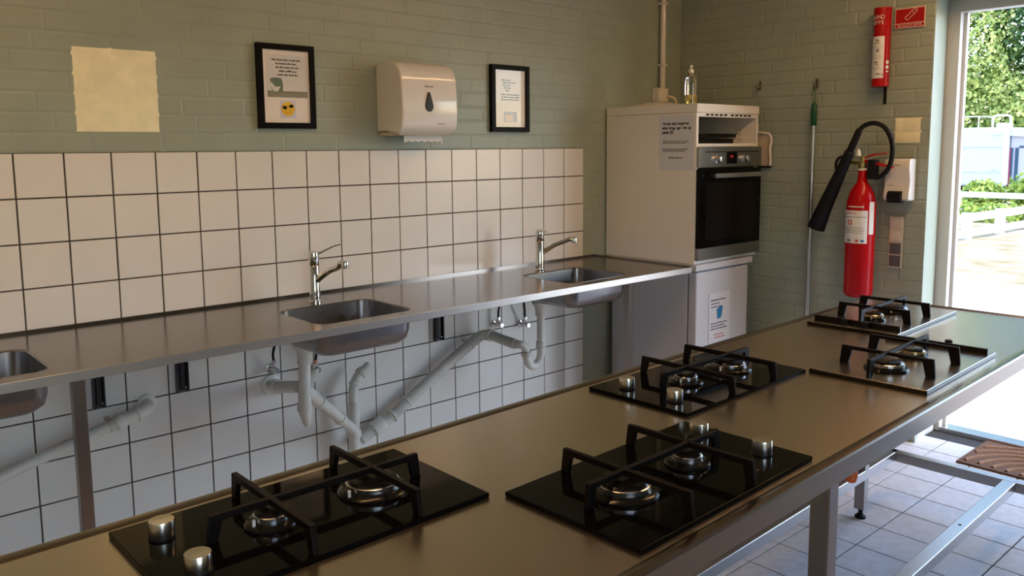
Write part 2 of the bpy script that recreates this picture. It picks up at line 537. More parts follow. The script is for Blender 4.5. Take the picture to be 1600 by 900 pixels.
floor = structure(boxo('floor', 'floor_grout', None, XL-0.2, XF+0.315, YF-0.25, 0.30, -0.12, -0.002, 0), 'grey tiled floor')
FP = 0.2
fm = bpy.data.meshes.new('floor_tile')
g, c, d = 0.0022, 0.0015, 0.0032
w = FP-2*g
fv = [(0, 0, 0), (w, 0, 0), (w, w, 0), (0, w, 0), (c, c, d), (w-c, c, d), (w-c, w-c, d), (c, w-c, d)]
ff = [(4, 5, 6, 7), (0, 1, 5, 4), (1, 2, 6, 5), (2, 3, 7, 6), (3, 0, 4, 7)]
fm.from_pydata(fv, [], ff); fm.materials.append(MATS['floor_tile'])
FX, FY = 2.510, -1.760
rest = MB(); nt_ = 0
for i in range(-21, 6):
    for j in range(-15, 9):
        x, y = FX+i*FP, FY+j*FP
        x1, y1 = min(x+FP, XF if (y+0.1 > DY0 or y < DY1-0.1) else XF+0.262), min(y+FP, 0.0)
        if x1-x < 0.03 or y1-y < 0.03 or x < XL or y < YF: continue
        if x >= 0.9 and -3.3 < y < -0.95:
            o = bpy.data.objects.new('tile', fm); col.objects.link(o); o.parent = floor
            o.location = (x+g, y+g, -0.0022); o.scale = ((x1-x)/FP, (y1-y)/FP, 1)
            nt_ += 1
        else:
            sx, sy = (x1-x)/FP, (y1-y)/FP
            rest.add([(x+g+a*sx, y+g+b*sy, -0.0022+h) for a, b, h in fv], ff)
rest.build('tiles', 'floor_tile', floor, kind='stuff')

# door frame, threshold, skirting
FRX = 3.836
door = structure(MB().box(FRX, FRX+0.075, DY0-0.010, DY0+RV+0.005, 0.0, DZ-0.005).build('door_1', 'door_paint', None, 0.003), 'pale painted frame of the open doorway')
boxo('jamb', 'door_paint', door, FRX, FRX+0.075, DY1-RV-0.005, DY1+0.010, 0.0, DZ-0.005, 0.003)
boxo('head', 'door_paint', door, FRX+0.001, FRX+0.074, DY1-RV-0.005, DY0+RV+0.005, DZ-0.062, DZ+RV, 0.003)
boxo('stop', 'door_paint', door, FRX+0.045, FRX+0.0745, DY0-0.026, DY0-0.009, 0.022, DZ-0.06, 0.002)
boxo('stop', 'door_paint', door, FRX+0.045, FRX+0.0745, DY1+0.009, DY1+0.026, 0.022, DZ-0.06, 0.002)
sill = MB().box(FRX, FRX+0.05, DY1-RV, DY0-0.010, -0.01, 0.022).box(FRX+0.05, FRX+0.13, DY1-RV, DY0-0.010, -0.03, 0.008)
sill.build('threshold', 'aluminium', door, 0.002)
trim = structure(boxo('trim_1', 'door_paint', None, XF+0.03, XF+0.265, DY0+0.012, DY0+0.045, 0.0, 0.055, 0.002), 'pale skirting in the door reveal')

# ceiling lamps (warm tubes)
for k, (lx, ly) in enumerate(((-0.10, -1.75), (2.60, -2.05))):
    t = thing('ceiling_lamp', ('long warm ceiling lamp above the near end of the steel table' if k == 0 else 'long warm ceiling lamp above the far end of the steel table'), 'lamp', (lx, ly, ZC), 0, 'ceiling lamps')
    boxo('housing', 'lamp_housing', t, lx-0.65, lx+0.65, ly-0.06, ly+0.06, ZC-0.045, ZC-0.0005, 0.004)
    MB().prism(rrect(ly-0.05, ly+0.05, ZC-0.085, ZC-0.043, 0.018), lx-0.62, lx+0.62, 'yz').build('diffuser', 'lamp_diffuser', t)

# ------------------------------------------------------------------ sink counter
CZ = 0.885
CX0, CX1, CYF = -1.10, 2.785, -0.655
counter = thing('sink_counter', 'long stainless steel worktop with sink bowls along the tiled wall', 'sink counter', (0.9, -0.33, 0))
BOWLS = [(-0.46, -0.055), (0.765, 1.170), (2.000, 2.405)]
BY0, BY1 = -0.585, -0.240
# flat top with rounded cut-outs: strips between the holes plus ring patches
mb = MB()
def ring_patch(mb, ox0, ox1, oy0, oy1, hole, z):
    # quad patch from a rounded hole out to the surrounding rectangle
    n = len(hole)
    cx = sum(p[0] for p in hole)/n; cy = sum(p[1] for p in hole)/n
    outer = []
    for px, py in hole:
        dx, dy = px-cx, py-cy
        tx = ((ox1-cx) if dx > 0 else (ox0-cx))/dx if abs(dx) > 1e-9 else 1e9
        ty = ((oy1-cy) if dy > 0 else (oy0-cy))/dy if abs(dy) > 1e-9 else 1e9
        t = min(tx, ty); outer.append((cx+dx*t, cy+dy*t))
    corners = [(ox1, oy1), (ox0, oy1), (ox0, oy0), (ox1, oy0)]
    for i in range(n):
        j = (i+1) % n
        a, b = outer[i], outer[j]
        poly = [(*hole[i], z), (*a, z)]
        for cpt in corners:                     # insert a corner between two sides
            onA = abs(a[0]-cpt[0]) < 1e-6 or abs(a[1]-cpt[1]) < 1e-6
            onB = abs(b[0]-cpt[0]) < 1e-6 or abs(b[1]-cpt[1]) < 1e-6
            same = (abs(a[0]-b[0]) < 1e-6 or abs(a[1]-b[1]) < 1e-6)
            if onA and onB and not same: poly.append((*cpt, z))
        poly += [(*b, z), (*hole[j], z)]
        mb.add(poly, [tuple(range(len(poly)))])
xs = CX0
for x0, x1 in BOWLS:
    mb.add([(xs, CYF, CZ), (x0-0.03, CYF, CZ), (x0-0.03, -0.012, CZ), (xs, -0.012, CZ)], [(0, 1, 2, 3)])
    for q0, q1 in ((CYF, BY0-0.03), (BY1+0.03, -0.012)):
        mb.add([(x0-0.03, q0, CZ), (x1+0.03, q0, CZ), (x1+0.03, q1, CZ), (x0-0.03, q1, CZ)], [(0, 1, 2, 3)])
    hole = rrect(x0, x1, BY0, BY1, 0.055, 6)
    ring_patch(mb, x0-0.03, x1+0.03, BY0-0.03, BY1+0.03, hole, CZ)
    xs = x1+0.03
mb.add([(xs, CYF, CZ), (CX1, CYF, CZ), (CX1, -0.012, CZ), (xs, -0.012, CZ)], [(0, 1, 2, 3)])
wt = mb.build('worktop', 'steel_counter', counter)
wt.data.polygons.foreach_set('use_smooth', [False]*len(wt.data.polygons))
boxo('front_edge', 'steel_brushed', counter, CX0, CX1+0.002, CYF-0.003, CYF+0.0, CZ-0.026, CZ+0.002, 0.0015)
boxo('end_edge', 'steel_counter', counter, CX1, CX1+0.003, CYF, -0.012, CZ-0.026, CZ+0.008, 0.001)
MB().box(CX0, CX1, -0.0135, -0.0045, CZ-0.02, CZ+0.010).build('upstand', 'steel_counter', counter)
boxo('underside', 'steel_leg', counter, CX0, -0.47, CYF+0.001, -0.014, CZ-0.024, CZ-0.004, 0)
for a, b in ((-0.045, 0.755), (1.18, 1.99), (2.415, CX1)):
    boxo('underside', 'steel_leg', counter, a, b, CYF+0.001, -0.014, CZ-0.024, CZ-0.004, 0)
for x0, x1 in BOWLS:
    m = MB()
    prof = [(0.0, 0.0, 0.055), (0.004, -0.004, 0.054), (0.008, -0.075, 0.052), (0.016, -0.105, 0.050), (0.035, -0.122, 0.045), (0.075, -0.128, 0.04)]
    rings = []
    for ins, dz, r in prof:
        rings.append([(px, py, CZ+dz) for px, py in rrect(x0+ins, x1-ins, BY0+ins, BY1-ins, r, 6)])
    n = len(rings[0])
    vs = [v for R in rings for v in R]
    fs = [(i*n+k, i*n+(k+1) % n, (i+1)*n+(k+1) % n, (i+1)*n+k) for i in range(len(rings)-1) for k in range(n)]
    fs.append(tuple(range((len(rings)-1)*n, len(rings)*n)))
    m.add(vs, fs, True)
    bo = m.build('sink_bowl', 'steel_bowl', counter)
    sol = bo.modifiers.new('solid', 'SOLIDIFY'); sol.thickness = 0.0015; sol.offset = -1
    dx = x0+0.088
    MB().lathe([(0.043, 0.0), (0.040, 0.003), (0.030, 0.001), (0.010, 0.001)], (dx, -0.30, CZ-0.127), 24).build('drain', 'chrome', bo)
    ov = MB()
    for k in range(5):
        ov.box(x0+0.0045, x0+0.0075, -0.36+k*0.016, -0.350+k*0.016, CZ-0.036, CZ-0.024)
    ov.build('overflow_slots', 'black_rubber', bo)
for lx in (0.062, 2.69):
    MB().box(lx-0.019, lx+0.019, -0.352, -0.314, 0.03, CZ-0.020).build('leg', 'steel_leg', counter, 0.003)
    MB().lathe([(0.009, 0.006), (0.009, 0.032)], (lx, -0.333, 0), 14).lathe([(0.020, 0.0), (0.020, 0.004), (0.010, 0.010)], (lx, -0.333, 0.001), 16).build('foot', 'black_rubber', counter)
for bx, bw in ((0.203, 0.038), (0.495, 0.042), (1.694, 0.046)):
    m = MB()
    m.box(bx-bw/2, bx+bw/2, -0.006, -0.0045, 0.585, CZ-0.025)
    m.box(bx-bw/2, bx-bw/2+0.005, -0.030, -0.0045, 0.585, CZ-0.025)
    m.box(bx+bw/2-0.005, bx+bw/2, -0.030, -0.0045, 0.585, CZ-0.025)
    m.box(bx-0.008, bx+0.008, -0.022, -0.004, 0.60, CZ-0.025)
    m.box(bx-bw/2, bx+bw/2, -0.40, -0.0045, CZ-0.045, CZ-0.025)
    br = m.build('wall_bracket', 'dark_bracket', counter, 0.001)
    MB().cyl((bx+0.008, -0.024, 0.603), (bx+0.008, -0.028, 0.603), 0.004, n=8).build('bolt', 'steel_leg', br)

# ------------------------------------------------------------------ taps
def make_tap(label, loc, spout, lever, group='mixer taps'):
    t = thing('mixer_tap', label, 'tap', loc, 0, group, world=False)
    MB().lathe([(0.026, 0.0), (0.026, 0.006), (0.0215, 0.010), (0.0205, 0.020), (0.0205, 0.145), (0.0195, 0.147)], n=28).build('body', 'chrome', t)
    MB().lathe([(0.0195, 0.147), (0.0210, 0.150), (0.0213, 0.185), (0.0195, 0.198), (0.010, 0.203)], n=28).build('cap', 'chrome', t)
    sx, sy, sz = spout
    L = math.hypot(sx, sy); ux, uy = sx/L, sy/L
    m = MB()
    pts = [(0.010, 0.085, 0.0125), (0.04, 0.107, 0.0120), (0.08, 0.131, 0.0115), (0.12, 0.146, 0.011), (L-0.02, sz+0.002, 0.0108), (L, sz, 0.0115)]
    P = [Vector((ux*a, uy*a, z)) for a, z, r in pts]
    # smooth resample
    rings = []
    for i in range(len(P)-1):
        p0 = P[max(0, i-1)]; p1 = P[i]; p2 = P[i+1]; p3 = P[min(len(P)-1, i+2)]
        for k in range(6):
            q = k/6
            c = 0.5*((2*p1)+(-p0+p2)*q+(2*p0-5*p1+4*p2-p3)*q*q+(-p0+3*p1-3*p2+p3)*q**3)
            rings.append((c, pts[i][2]*(1-q)+pts[i+1][2]*q))
    rings.append((P[-1], pts[-1][2]))
    m.loft(rings, 16)
    sp = m.build('spout', 'chrome', t)
    MB().lathe([(0.0145, -0.016), (0.0150, 0.004), (0.0135, 0.010), (0.008, 0.013)], (ux*(L+0.004), uy*(L+0.004), sz), 18).build('aerator', 'chrome', sp)
    lx, ly, lz = lever
    q = Vector((lx, ly, 0)); ll = q.length; q.normalize(); s = Vector((-q.y, q.x, 0))
    m = MB()
    prof = [(0.005, 0.196, 0.011, 0.010), (0.030, 0.202, 0.011, 0.009), (0.055, 0.210+lz*0.2, 0.0095, 0.007), (0.08, 0.214+lz*0.6, 0.0085, 0.0055), (ll, 0.214+lz, 0.009, 0.0045)]
    vs = []
    for a, z, hw, th in prof:
        c = q*a
        vs += [c+s*hw+Vector((0, 0, z)), c-s*hw+Vector((0, 0, z)), c-s*hw+Vector((0, 0, z-th)), c+s*hw+Vector((0, 0, z-th))]
    fs = [(0, 1, 2, 3), tuple(len(vs)-4+k for k in (3, 2, 1, 0))]
    for i in range(len(prof)-1):
        for k in range(4):
            fs.append((i*4+k, i*4+(k+1) % 4, i*4+4+(k+1) % 4, i*4+4+k))
    m.add(vs, fs)
    m.build('lever', 'chrome', t, 0.0015)
    return t
make_tap('chrome mixer tap with raised lever behind the middle sink', (0.970, -0.178, CZ), (0.052, -0.142, 0.160), (0.085, -0.072, 0.018))
make_tap('chrome mixer tap behind the sink beside the tall cabinet', (2.180, -0.198, CZ), (0.100, -0.132, 0.155), (-0.045, -0.09, -0.012))

# ------------------------------------------------------------------ waste pipes
def ring(mb, p, q, r, w):
    p = Vector(p); t = (Vector(q)-p).normalized()
    mb.loft([(p-t*w/2, r-0.002), (p-t*w*0.4, r), (p+t*w*0.4, r), (p+t*w/2, r-0.002)], 20)
t = thing('drain_pipe', 'grey plastic waste trap with branches under the middle sink', 'drain pipe', (0.85, -0.30, 0.43))
MB().lathe([(0.041, 0.068), (0.041, 0.060), (0.030, 0.045), (0.027, 0.030), (0.027, 0.0)], (0.851, -0.30, 0.688), 24).build('strainer_cup', 'white_pipe', t)
MB().loft([((0.851, -0.30, 0.70), 0.0225), ((0.848, -0.30, 0.62), 0.0225), ((0.845, -0.30, 0.540), 0.0235), ((0.844, -0.30, 0.525), 0.0265), ((0.844, -0.30, 0.505), 0.0265),
           ((0.845, -0.30, 0.500), 0.0245), ((0.850, -0.30, 0.455), 0.0175), ((0.853, -0.30, 0.440), 0.012)], 24).build('trap_body', 'white_pipe', t)
m = MB(); ring(m, (0.851, -0.30, 0.690), (0.851, -0.30, 0.6), 0.0275, 0.018); m.build('union_nut', 'white_pipe', t)
m = MB(); ring(m, (0.844, -0.30, 0.508), (0.844, -0.30, 0.4), 0.0285, 0.014); m.build('union_nut', 'white_pipe', t)
m = MB(); m.tube([(0.853, 0.0, 0.537), (0.851, -0.06, 0.540), (0.846, -0.15, 0.560), (0.838, -0.27, 0.588)], 0.0235, 18); sb = m.build('inlet_pipe', 'grey_plastic_pipe', t)
m = MB(); ring(m, (0.852, -0.055, 0.540), (0.846, -0.15, 0.560), 0.030, 0.030); m.build('collar', 'white_pipe', sb)
m = MB(); ring(m, (0.8525, -0.008, 0.537), (0.852, -0.06, 0.540), 0.042, 0.012); m.build('wall_flange', 'white_pipe', sb)
MB().tube([(0.862, -0.30, 0.600), (0.880, -0.298, 0.615), (0.892, -0.296, 0.640), (0.893, -0.295, 0.652)], 0.0150, 14).build('hose_stub', 'grey_plastic_pipe', t)
m = MB(); m.tube([(0.850, -0.30, 0.575), (0.885, -0.288, 0.548), (0.930, -0.262, 0.505)], 0.0230, 16); ring(m, (0.925, -0.265, 0.511), (1.04, -0.18, 0.410), 0.0275, 0.018); m.build('side_branch', 'white_pipe', t)
m = MB(); m.tube([(0.925, -0.265, 0.510), (1.044, -0.180, 0.410), (1.193, -0.080, 0.276)], 0.0215, 16); db = m.build('diagonal_pipe', 'white_pipe', t)
m = MB(); ring(m, (1.075, -0.158, 0.382), (1.19, -0.08, 0.276), 0.027, 0.022); m.build('collar', 'white_pipe', db)
m = MB(); m.tube([(1.180, -0.08, 0.06), (1.183, -0.08, 0.20), (1.187, -0.08, 0.40)], 0.0245, 18); vb = m.build('standpipe', 'white_pipe', t)
m = MB(); ring(m, (1.184, -0.08, 0.272), (1.187, -0.08, 0.4), 0.031, 0.030); m.build('collar', 'white_pipe', vb)
m = MB(); ring(m, (1.187, -0.08, 0.395), (1.187, -0.08, 0.5), 0.029, 0.028); m.build('collar', 'white_pipe', vb)
m = MB(); m.tube([(1.187, -0.08, 0.40), (1.188, -0.08, 0.465), (1.208, -0.08, 0.512), (1.240, -0.08, 0.541)], 0.0215, 16)
ring(m, (1.195, -0.08, 0.487), (1.208, -0.08, 0.512), 0.026, 0.014); ring(m, (1.226, -0.08, 0.529), (1.240, -0.08, 0.541), 0.026, 0.014); m.build('elbow', 'white_pipe', t)
MB().loft([((1.236, -0.08, 0.538), 0.0165), ((1.262, -0.08, 0.558), 0.0155), ((1.268, -0.08, 0.563), 0.012)], 14).build('plug', 'grey_plastic_pipe', t)

t = thing('drain_pipe', 'long grey waste pipe sloping across the tiles from the far sink', 'drain pipe', (1.9, -0.06, 0.27))
MB().tube([(1.230, -0.06, 0.228), (1.322, -0.06, 0.268), (1.40, -0.06, 0.302), (1.673, -0.06, 0.458), (1.880, -0.06, 0.566), (1.917, -0.062, 0.581), (1.945, -0.075, 0.583)], 0.0255, 18, 8).build('long_pipe', 'grey_plastic_pipe', t)
m = MB(); ring(m, (1.318, -0.06, 0.266), (1.39, -0.06, 0.298), 0.036, 0.060); m.build('coupling', 'white_pipe', t)
m = MB(); ring(m, (1.395, -0.06, 0.300), (1.5, -0.06, 0.36), 0.034, 0.014); m.build('coupling_ring', 'white_pipe', t)
m = MB(); ring(m, (1.475, -0.06, 0.346), (1.6, -0.06, 0.417), 0.0285, 0.012); m.box(1.470, 1.482, -0.052, -0.0045, 0.350, 0.362); m.build('pipe_clip', 'white_pipe', t)
m = MB(); ring(m, (1.845, -0.06, 0.549), (1.9, -0.06, 0.575), 0.0285, 0.012); m.box(1.84, 1.852, -0.052, -0.0045, 0.553, 0.565); m.build('pipe_clip', 'white_pipe', t)
MB().tube([(1.938, -0.068, 0.583), (1.953, -0.11, 0.580), (1.952, -0.20, 0.572), (1.950, -0.272, 0.568)], 0.0245, 18).build('arm', 'grey_plastic_pipe', t)
m = MB(); ring(m, (1.951, -0.090, 0.582), (1.953, -0.13, 0.578), 0.031, 0.020); m.build('collar', 'white_pipe', t)
MB().tube([(1.951, -0.262, 0.568), (1.955, -0.288, 0.570), (1.972, -0.300, 0.562), (1.990, -0.300, 0.535), (1.993, -0.300, 0.505)], 0.0190, 16, 8).build('elbow', 'grey_plastic_pipe', t)
MB().tube([(1.993, -0.30, 0.512), (1.996, -0.30, 0.492), (2.012, -0.30, 0.464), (2.040, -0.30, 0.452), (2.068, -0.30, 0.464), (2.084, -0.30, 0.492), (2.087, -0.30, 0.530), (2.088, -0.30, 0.700)], 0.0190, 18, 8).build('trap_bend', 'white_pipe', t)
m = MB(); ring(m, (1.992, -0.30, 0.520), (1.993, -0.30, 0.5), 0.0245, 0.020); m.build('union_nut', 'grey_plastic_pipe', t)
m = MB(); ring(m, (2.087, -0.30, 0.548), (2.088, -0.30, 0.6), 0.0240, 0.034); m.build('union_nut', 'grey_plastic_pipe', t)
MB().lathe([(0.042, 0.066), (0.042, 0.058), (0.030, 0.042), (0.026, 0.020), (0.026, 0.0)], (2.088, -0.30, 0.690), 24).build('strainer_cup', 'white_pipe', t)

t = thing('drain_pipe', 'pale waste pipe sloping down left beneath the near sink', 'drain pipe', (0.1, -0.06, 0.4))
MB().tube([(-0.75, -0.06, 0.26), (-0.40, -0.06, 0.362), (-0.119, -0.06, 0.437), (0.113, -0.06, 0.497), (0.255, -0.06, 0.534)], 0.0205, 16).build('long_pipe', 'white_pipe', t)
MB().tube([(0.250, -0.06, 0.533), (0.331, -0.06, 0.555), (0.356, -0.045, 0.561), (0.366, 0.0, 0.562)], 0.0235, 16).build('elbow', 'white_pipe', t)
for p_, q_, r_, w_, n_ in (((0.255, -0.06, 0.534), (0.33, -0.06, 0.555), 0.0275, 0.030, 'collar'), ((0.318, -0.06, 0.551), (0.34, -0.06, 0.557), 0.0285, 0.012, 'collar'), ((0.366, -0.007, 0.562), (0.366, -0.03, 0.562), 0.036, 0.012, 'wall_flange')):
    m = MB(); ring(m, p_, q_, r_, w_); m.build(n_, 'white_pipe', t)
m = MB(); ring(m, (0.225, -0.06, 0.526), (0.30, -0.06, 0.546), 0.0245, 0.014); m.box(0.219, 0.231, -0.055, 0, 0.535, 0.547); m.build('pipe_clip', 'grey_plastic_pipe', t)

# water valves with hoses
def valve(label, x, z, hose, copper=False):
    t = thing('angle_valve', label, 'valve', (x, -0.03, z), 0, 'water valves under the counter')
    m = MB(); m.lathe([(0.022, 0.0), (0.020, 0.006), (0.010, 0.010)], (0, 0, 0), 16, M=Matrix.Translation((x, -0.002, z)) @ Matrix.Rotation(PI/2, 4, 'X'))
    m.cyl((x, 0.0, z), (x, -0.050, z), 0.010, n=14); m.cyl((x, -0.038, z-0.004), (x, -0.038, z+0.030), 0.009, n=12)
    m.build('valve_body', 'chrome', t)
    m = MB(); m.cyl((x, -0.050, z), (x, -0.066, z), 0.013, 0.0115, n=10); m.build('handle', 'chrome', t)
    MB().cyl((x, -0.038, z+0.026), (x, -0.038, z+0.040), 0.010, n=6).build('nut', 'copper' if copper else 'chrome', t)
    MB().tube([(x, -0.038, z+0.036)]+hose, 0.0052, 10, 8).build('hose', 'black_rubber', t)
valve('chrome angle valve with looping black hose left of the middle sink trap', 0.852, 0.606, [(0.845, -0.05, 0.68), (0.846, -0.09, 0.735), (0.87, -0.13, 0.755), (0.93, -0.17, 0.80), (0.958, -0.178, 0.862)])
valve('copper-nutted angle valve with black hose right of the middle sink trap', 1.036, 0.574, [(1.034, -0.055, 0.65), (1.01, -0.10, 0.74), (0.985, -0.17, 0.80), (0.978, -0.178, 0.862)], True)
valve('chrome angle valve with straight dark hose above the sloping waste pipe', 2.047, 0.610, [(2.047, -0.045, 0.70), (2.060, -0.09, 0.80), (2.15, -0.18, 0.862)])
valve('chrome angle valve with short hose beside the far sink trap', 2.228, 0.585, [(2.215, -0.05, 0.66), (2.19, -0.08, 0.74), (2.185, -0.18, 0.862)])

# ------------------------------------------------------------------ steel table with hobs
TZ = 0.888
TROT = 0.026
def TL(x, yoff):           # point on the table: distance along, offset from the back edge
    return (x, -1.715+TROT*x-yoff)
table = thing('steel_table', 'long stainless steel cooking table with low stretcher frame', 'table', (1.0, -2.03, 0), TROT, None, world=False)
# local coords: x along the table, y from the middle
X0, X1, HW, FW = -1.95, 1.575, 0.338, 0.351
boxo('tabletop', 'steel_table', table, X0, X1, -FW, HW, TZ-0.030, TZ, 0)
def rim(e, sg):
    return [(e-sg*0.022, TZ), (e-sg*0.017, TZ+0.0016), (e-sg*0.006, TZ+0.0030), (e+sg*0.002, TZ+0.0024), (e+sg*0.005, TZ-0.001), (e+sg*0.005, TZ-0.040), (e, TZ-0.040), (e, TZ-0.002)]
MB().prism(rim(HW, 1), X0, X1, 'yz').build('back_edge', 'steel_edge_shaded', table)
MB().prism(rim(-FW, -1), X0, X1, 'yz').build('front_edge', 'steel_edge_shaded', table)
MB().prism([(X1-0.012, TZ), (X1-0.008, TZ+0.004), (X1, TZ+0.005), (X1+0.005, TZ), (X1+0.005, TZ-0.040), (X1, TZ-0.040)], -FW-0.004, HW+0.004, 'xz').build('end_edge', 'steel_edge_shaded', table)
# aprons just inside the rim
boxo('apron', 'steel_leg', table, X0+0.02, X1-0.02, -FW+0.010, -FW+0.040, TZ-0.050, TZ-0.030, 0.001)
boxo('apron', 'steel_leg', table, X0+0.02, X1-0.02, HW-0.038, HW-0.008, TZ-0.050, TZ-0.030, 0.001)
def wl_(x, y):
    dx, dy = x-1.0, y+2.03
    return dx*math.cos(TROT)+dy*math.sin(TROT), -dx*math.sin(TROT)+dy*math.cos(TROT)
for (wx, wy) in ((0.882, -2.350), (0.882, -1.715), (2.545, -1.665), (2.52, -2.315), (-0.80, -2.40), (-0.80, -1.76)):
    lx, ly = wl_(wx, wy)
    MB().box(lx-0.020, lx+0.020, ly-0.020, ly+0.020, 0.040, TZ-0.030).build('leg', 'steel_frame', table, 0.003)
    MB().lathe([(0.009, 0.012), (0.009, 0.042)], (lx, ly, 0), 14).lathe([(0.021, 0.0), (0.021, 0.008), (0.011, 0.016)], (lx, ly, 0.0015), 18).build('foot', 'black_rubber', table)
# low frame of square tube
ZS0, ZS1 = 0.165, 0.205
bx0, by0 = wl_(-0.80, -1.70); bx1, _ = wl_(2.855, -1.65)
lyb = wl_(2.545, -1.665)[1]
boxo('stretcher', 'steel_frame2', table, bx0, bx1, lyb-0.0205, lyb+0.0205, ZS0, ZS1, 0.003)
ly2 = wl_(2.0, -2.125)[1]
boxo('stretcher', 'steel_frame2', table, bx0, bx1-0.04, ly2-0.0225, ly2+0.0225, ZS0, ZS1, 0.003)
MB().cyl((wl_(2.30, -2.12)[0], ly2, ZS1-0.001), (wl_(2.30, -2.12)[0], ly2, ZS1+0.0006), 0.006, n=12).build('bolt_hole', 'black_rubber', table)
boxo('stretcher', 'steel_frame2', table, bx1-0.04, bx1, lyb-0.90, lyb+0.0205, ZS0, ZS1, 0.003)
lx, ly = wl_(1.02, -2.335)
o = MB().loft([((1.132, -2.285, 0.8575), 0.006), ((1.130, -2.286, 0.800), 0.007), ((1.126, -2.288, 0.788), 0.0095), ((1.119, -2.291, 0.772), 0.0130), ((1.112, -2.294, 0.760), 0.0135), ((1.106, -2.297, 0.752), 0.010), ((1.104, -2.298, 0.750), 0.003)], 16).build('tap_handle', 'orange_plastic')
tag(o, 'small orange plastic knob hanging under the steel table edge', 'knob')

def burner(t, x, y, rad, z0, ring_m, cap_m, teeth=0, dish=1.30):
    dk = rad*dish
    b = MB().lathe([(dk, 0.0), (dk*1.01, 0.003), (dk*0.96, 0.0065), (rad*1.05, 0.0085), (rad*1.02, 0.011)], (x, y, z0), 36).build('burner', 'black_enamel', t)
    m = MB().lathe([(rad*0.99, 0.0105), (rad*1.0, 0.0125), (rad*1.0, 0.0185), (rad*0.94, 0.0200)], (x, y, z0), 40)
    if teeth:
        for k in range(teeth):
            a = 2*PI*k/teeth
            m.box(-0.0015, 0.0015, -0.003, 0.003, 0, 0.006, Matrix.Translation((x+rad*math.cos(a), y+rad*math.sin(a), z0+0.0125)) @ Matrix.Rotation(a+PI/2, 4, 'Z'))
    m.build('burner_ring', ring_m, b)
    MB().lathe([(rad*0.92, 0.0195), (rad*0.94, 0.0215), (rad*0.88, 0.0245), (rad*0.3, 0.0255)], (x, y, z0), 40).build('burner_cap', cap_m, b)
    MB().cyl((x-rad*1.15, y-rad*0.25, z0+0.006), (x-rad*1.15, y-rad*0.25, z0+0.018), 0.0028, n=8).build('igniter', 'white_plastic', b)

def grate(t, xs, xa, xb, hy, ztop, z0, lw=0.010, hh=0.011, fw=0.022):
    m = MB()
    def bar_x(a, b, y): m.box(a, b, y-lw/2, y+lw/2, ztop-hh, ztop)
    bar_x(xa, xb, 0)
    for x in xs: m.box(x-lw/2, x+lw/2, -hy, hy, ztop-hh, ztop+0.0004)
    # feet: tapering posts that lean slightly outward
    def foot(x, y, ox, oy):
        a = [(-fw/2, -lw/2), (fw/2, -lw/2), (fw/2, lw/2), (-fw/2, lw/2)]
        if oy: a = [(-lw/2, -fw/2), (lw/2, -fw/2), (lw/2, fw/2), (-lw/2, fw/2)]
        # wide face runs along the bar
        top = [Vector((x+p-ox*fw/2, y+q-oy*fw/2, ztop-0.0002)) for p, q in a]
        bot = [Vector((x+p*0.8-ox*(fw/2-0.008), y+q*0.8-oy*(fw/2-0.008), z0)) for p, q in a]
        m.add(top+bot, [(0, 1, 2, 3), (7, 6, 5, 4), (0, 1, 5, 4), (1, 2, 6, 5), (2, 3, 7, 6), (3, 0, 4, 7)])
    for x in xs:
        foot(x, hy, 0, 1); foot(x, -hy, 0, -1)
    foot(xa, 0, -1, 0); foot(xb, 0, 1, 0)
    return m.build('pan_support', 'cast_iron', t, 0.0012)

def glass_hob(label, loc, rz, small=-0.064, large=0.123):
    t = thing('gas_hob', label, 'gas hob', loc, rz, 'two-burner gas hobs on the steel table', world=False)
    MB().box(-0.264, 0.264, -0.146, 0.146, 0.0005, 0.0085).build('glass_plate', 'black_glass', t, 0.0015)
    for ky in (-0.071, 0.071):
        k = MB().lathe([(0.0185, 0.012), (0.0190, 0.014), (0.0190, 0.034), (0.0183, 0.0365), (0.012, 0.0362), (0.003, 0.0358)], (-0.208, ky, 0), 28).build('knob', 'knob_metal', t)
        MB().lathe([(0.0200, 0.0083), (0.0195, 0.0125)], (-0.208, ky, 0), 24).build('knob_base', 'black_plastic', k)
    burner(t, small, 0.0, 0.028, 0.0085, 'aluminium', 'black_enamel', 0, 1.50)
    burner(t, large, 0.0, 0.046, 0.0085, 'aluminium', 'black_enamel', 0, 1.30)
    grate(t, (small, large), -0.163, 0.216, 0.137, 0.052, 0.0086)
    return t
def steel_hob(label, loc, rz, xs=(-0.05, 0.13)):
    t = thing('gas_hob', label, 'gas hob', loc, rz, 'two-burner gas hobs on the steel table', world=False)
    MB().box(-0.2585, 0.2585, -0.1485, 0.1485, 0.0005, 0.0095).build('plate_edge', 'black_enamel', t, 0.001)
    MB().box(-0.2575, 0.2575, -0.1475, 0.1475, 0.0095, 0.0120).build('hob_plate', 'steel_hob', t, 0.0008)
    MB().box(-0.222, -0.212, -0.140, 0.140, 0.012, 0.028).build('rail', 'black_enamel', t, 0.001)
    for ky in (-0.035, 0.030):
        MB().lathe([(0.014, 0.0118), (0.0135, 0.0145), (0.0105, 0.016), (0.0100, 0.032), (0.006, 0.0335)], (-0.238, ky, 0), 20).build('knob', 'black_plastic', t)
    burner(t, xs[0], 0.0, 0.030, 0.012, 'brass_burner', 'black_enamel', 24)
    burner(t, xs[1], 0.0, 0.042, 0.012, 'aluminium', 'black_enamel', 36)
    grate(t, xs, xs[0]-0.105, xs[1]+0.110, 0.118, 0.058, 0.0121, 0.009, 0.009, 0.030)
    return t
glass_hob('black glass gas hob nearest the left end, two steel knobs at its left', (0.008, -1.913, TZ), 0.0)
glass_hob('black glass gas hob at the table front edge, knobs on its right side', (0.562, -2.212, TZ), PI+0.028)
glass_hob('black glass gas hob in the middle, below the refrigerator in view', (1.128, -1.886, TZ), 0.012)
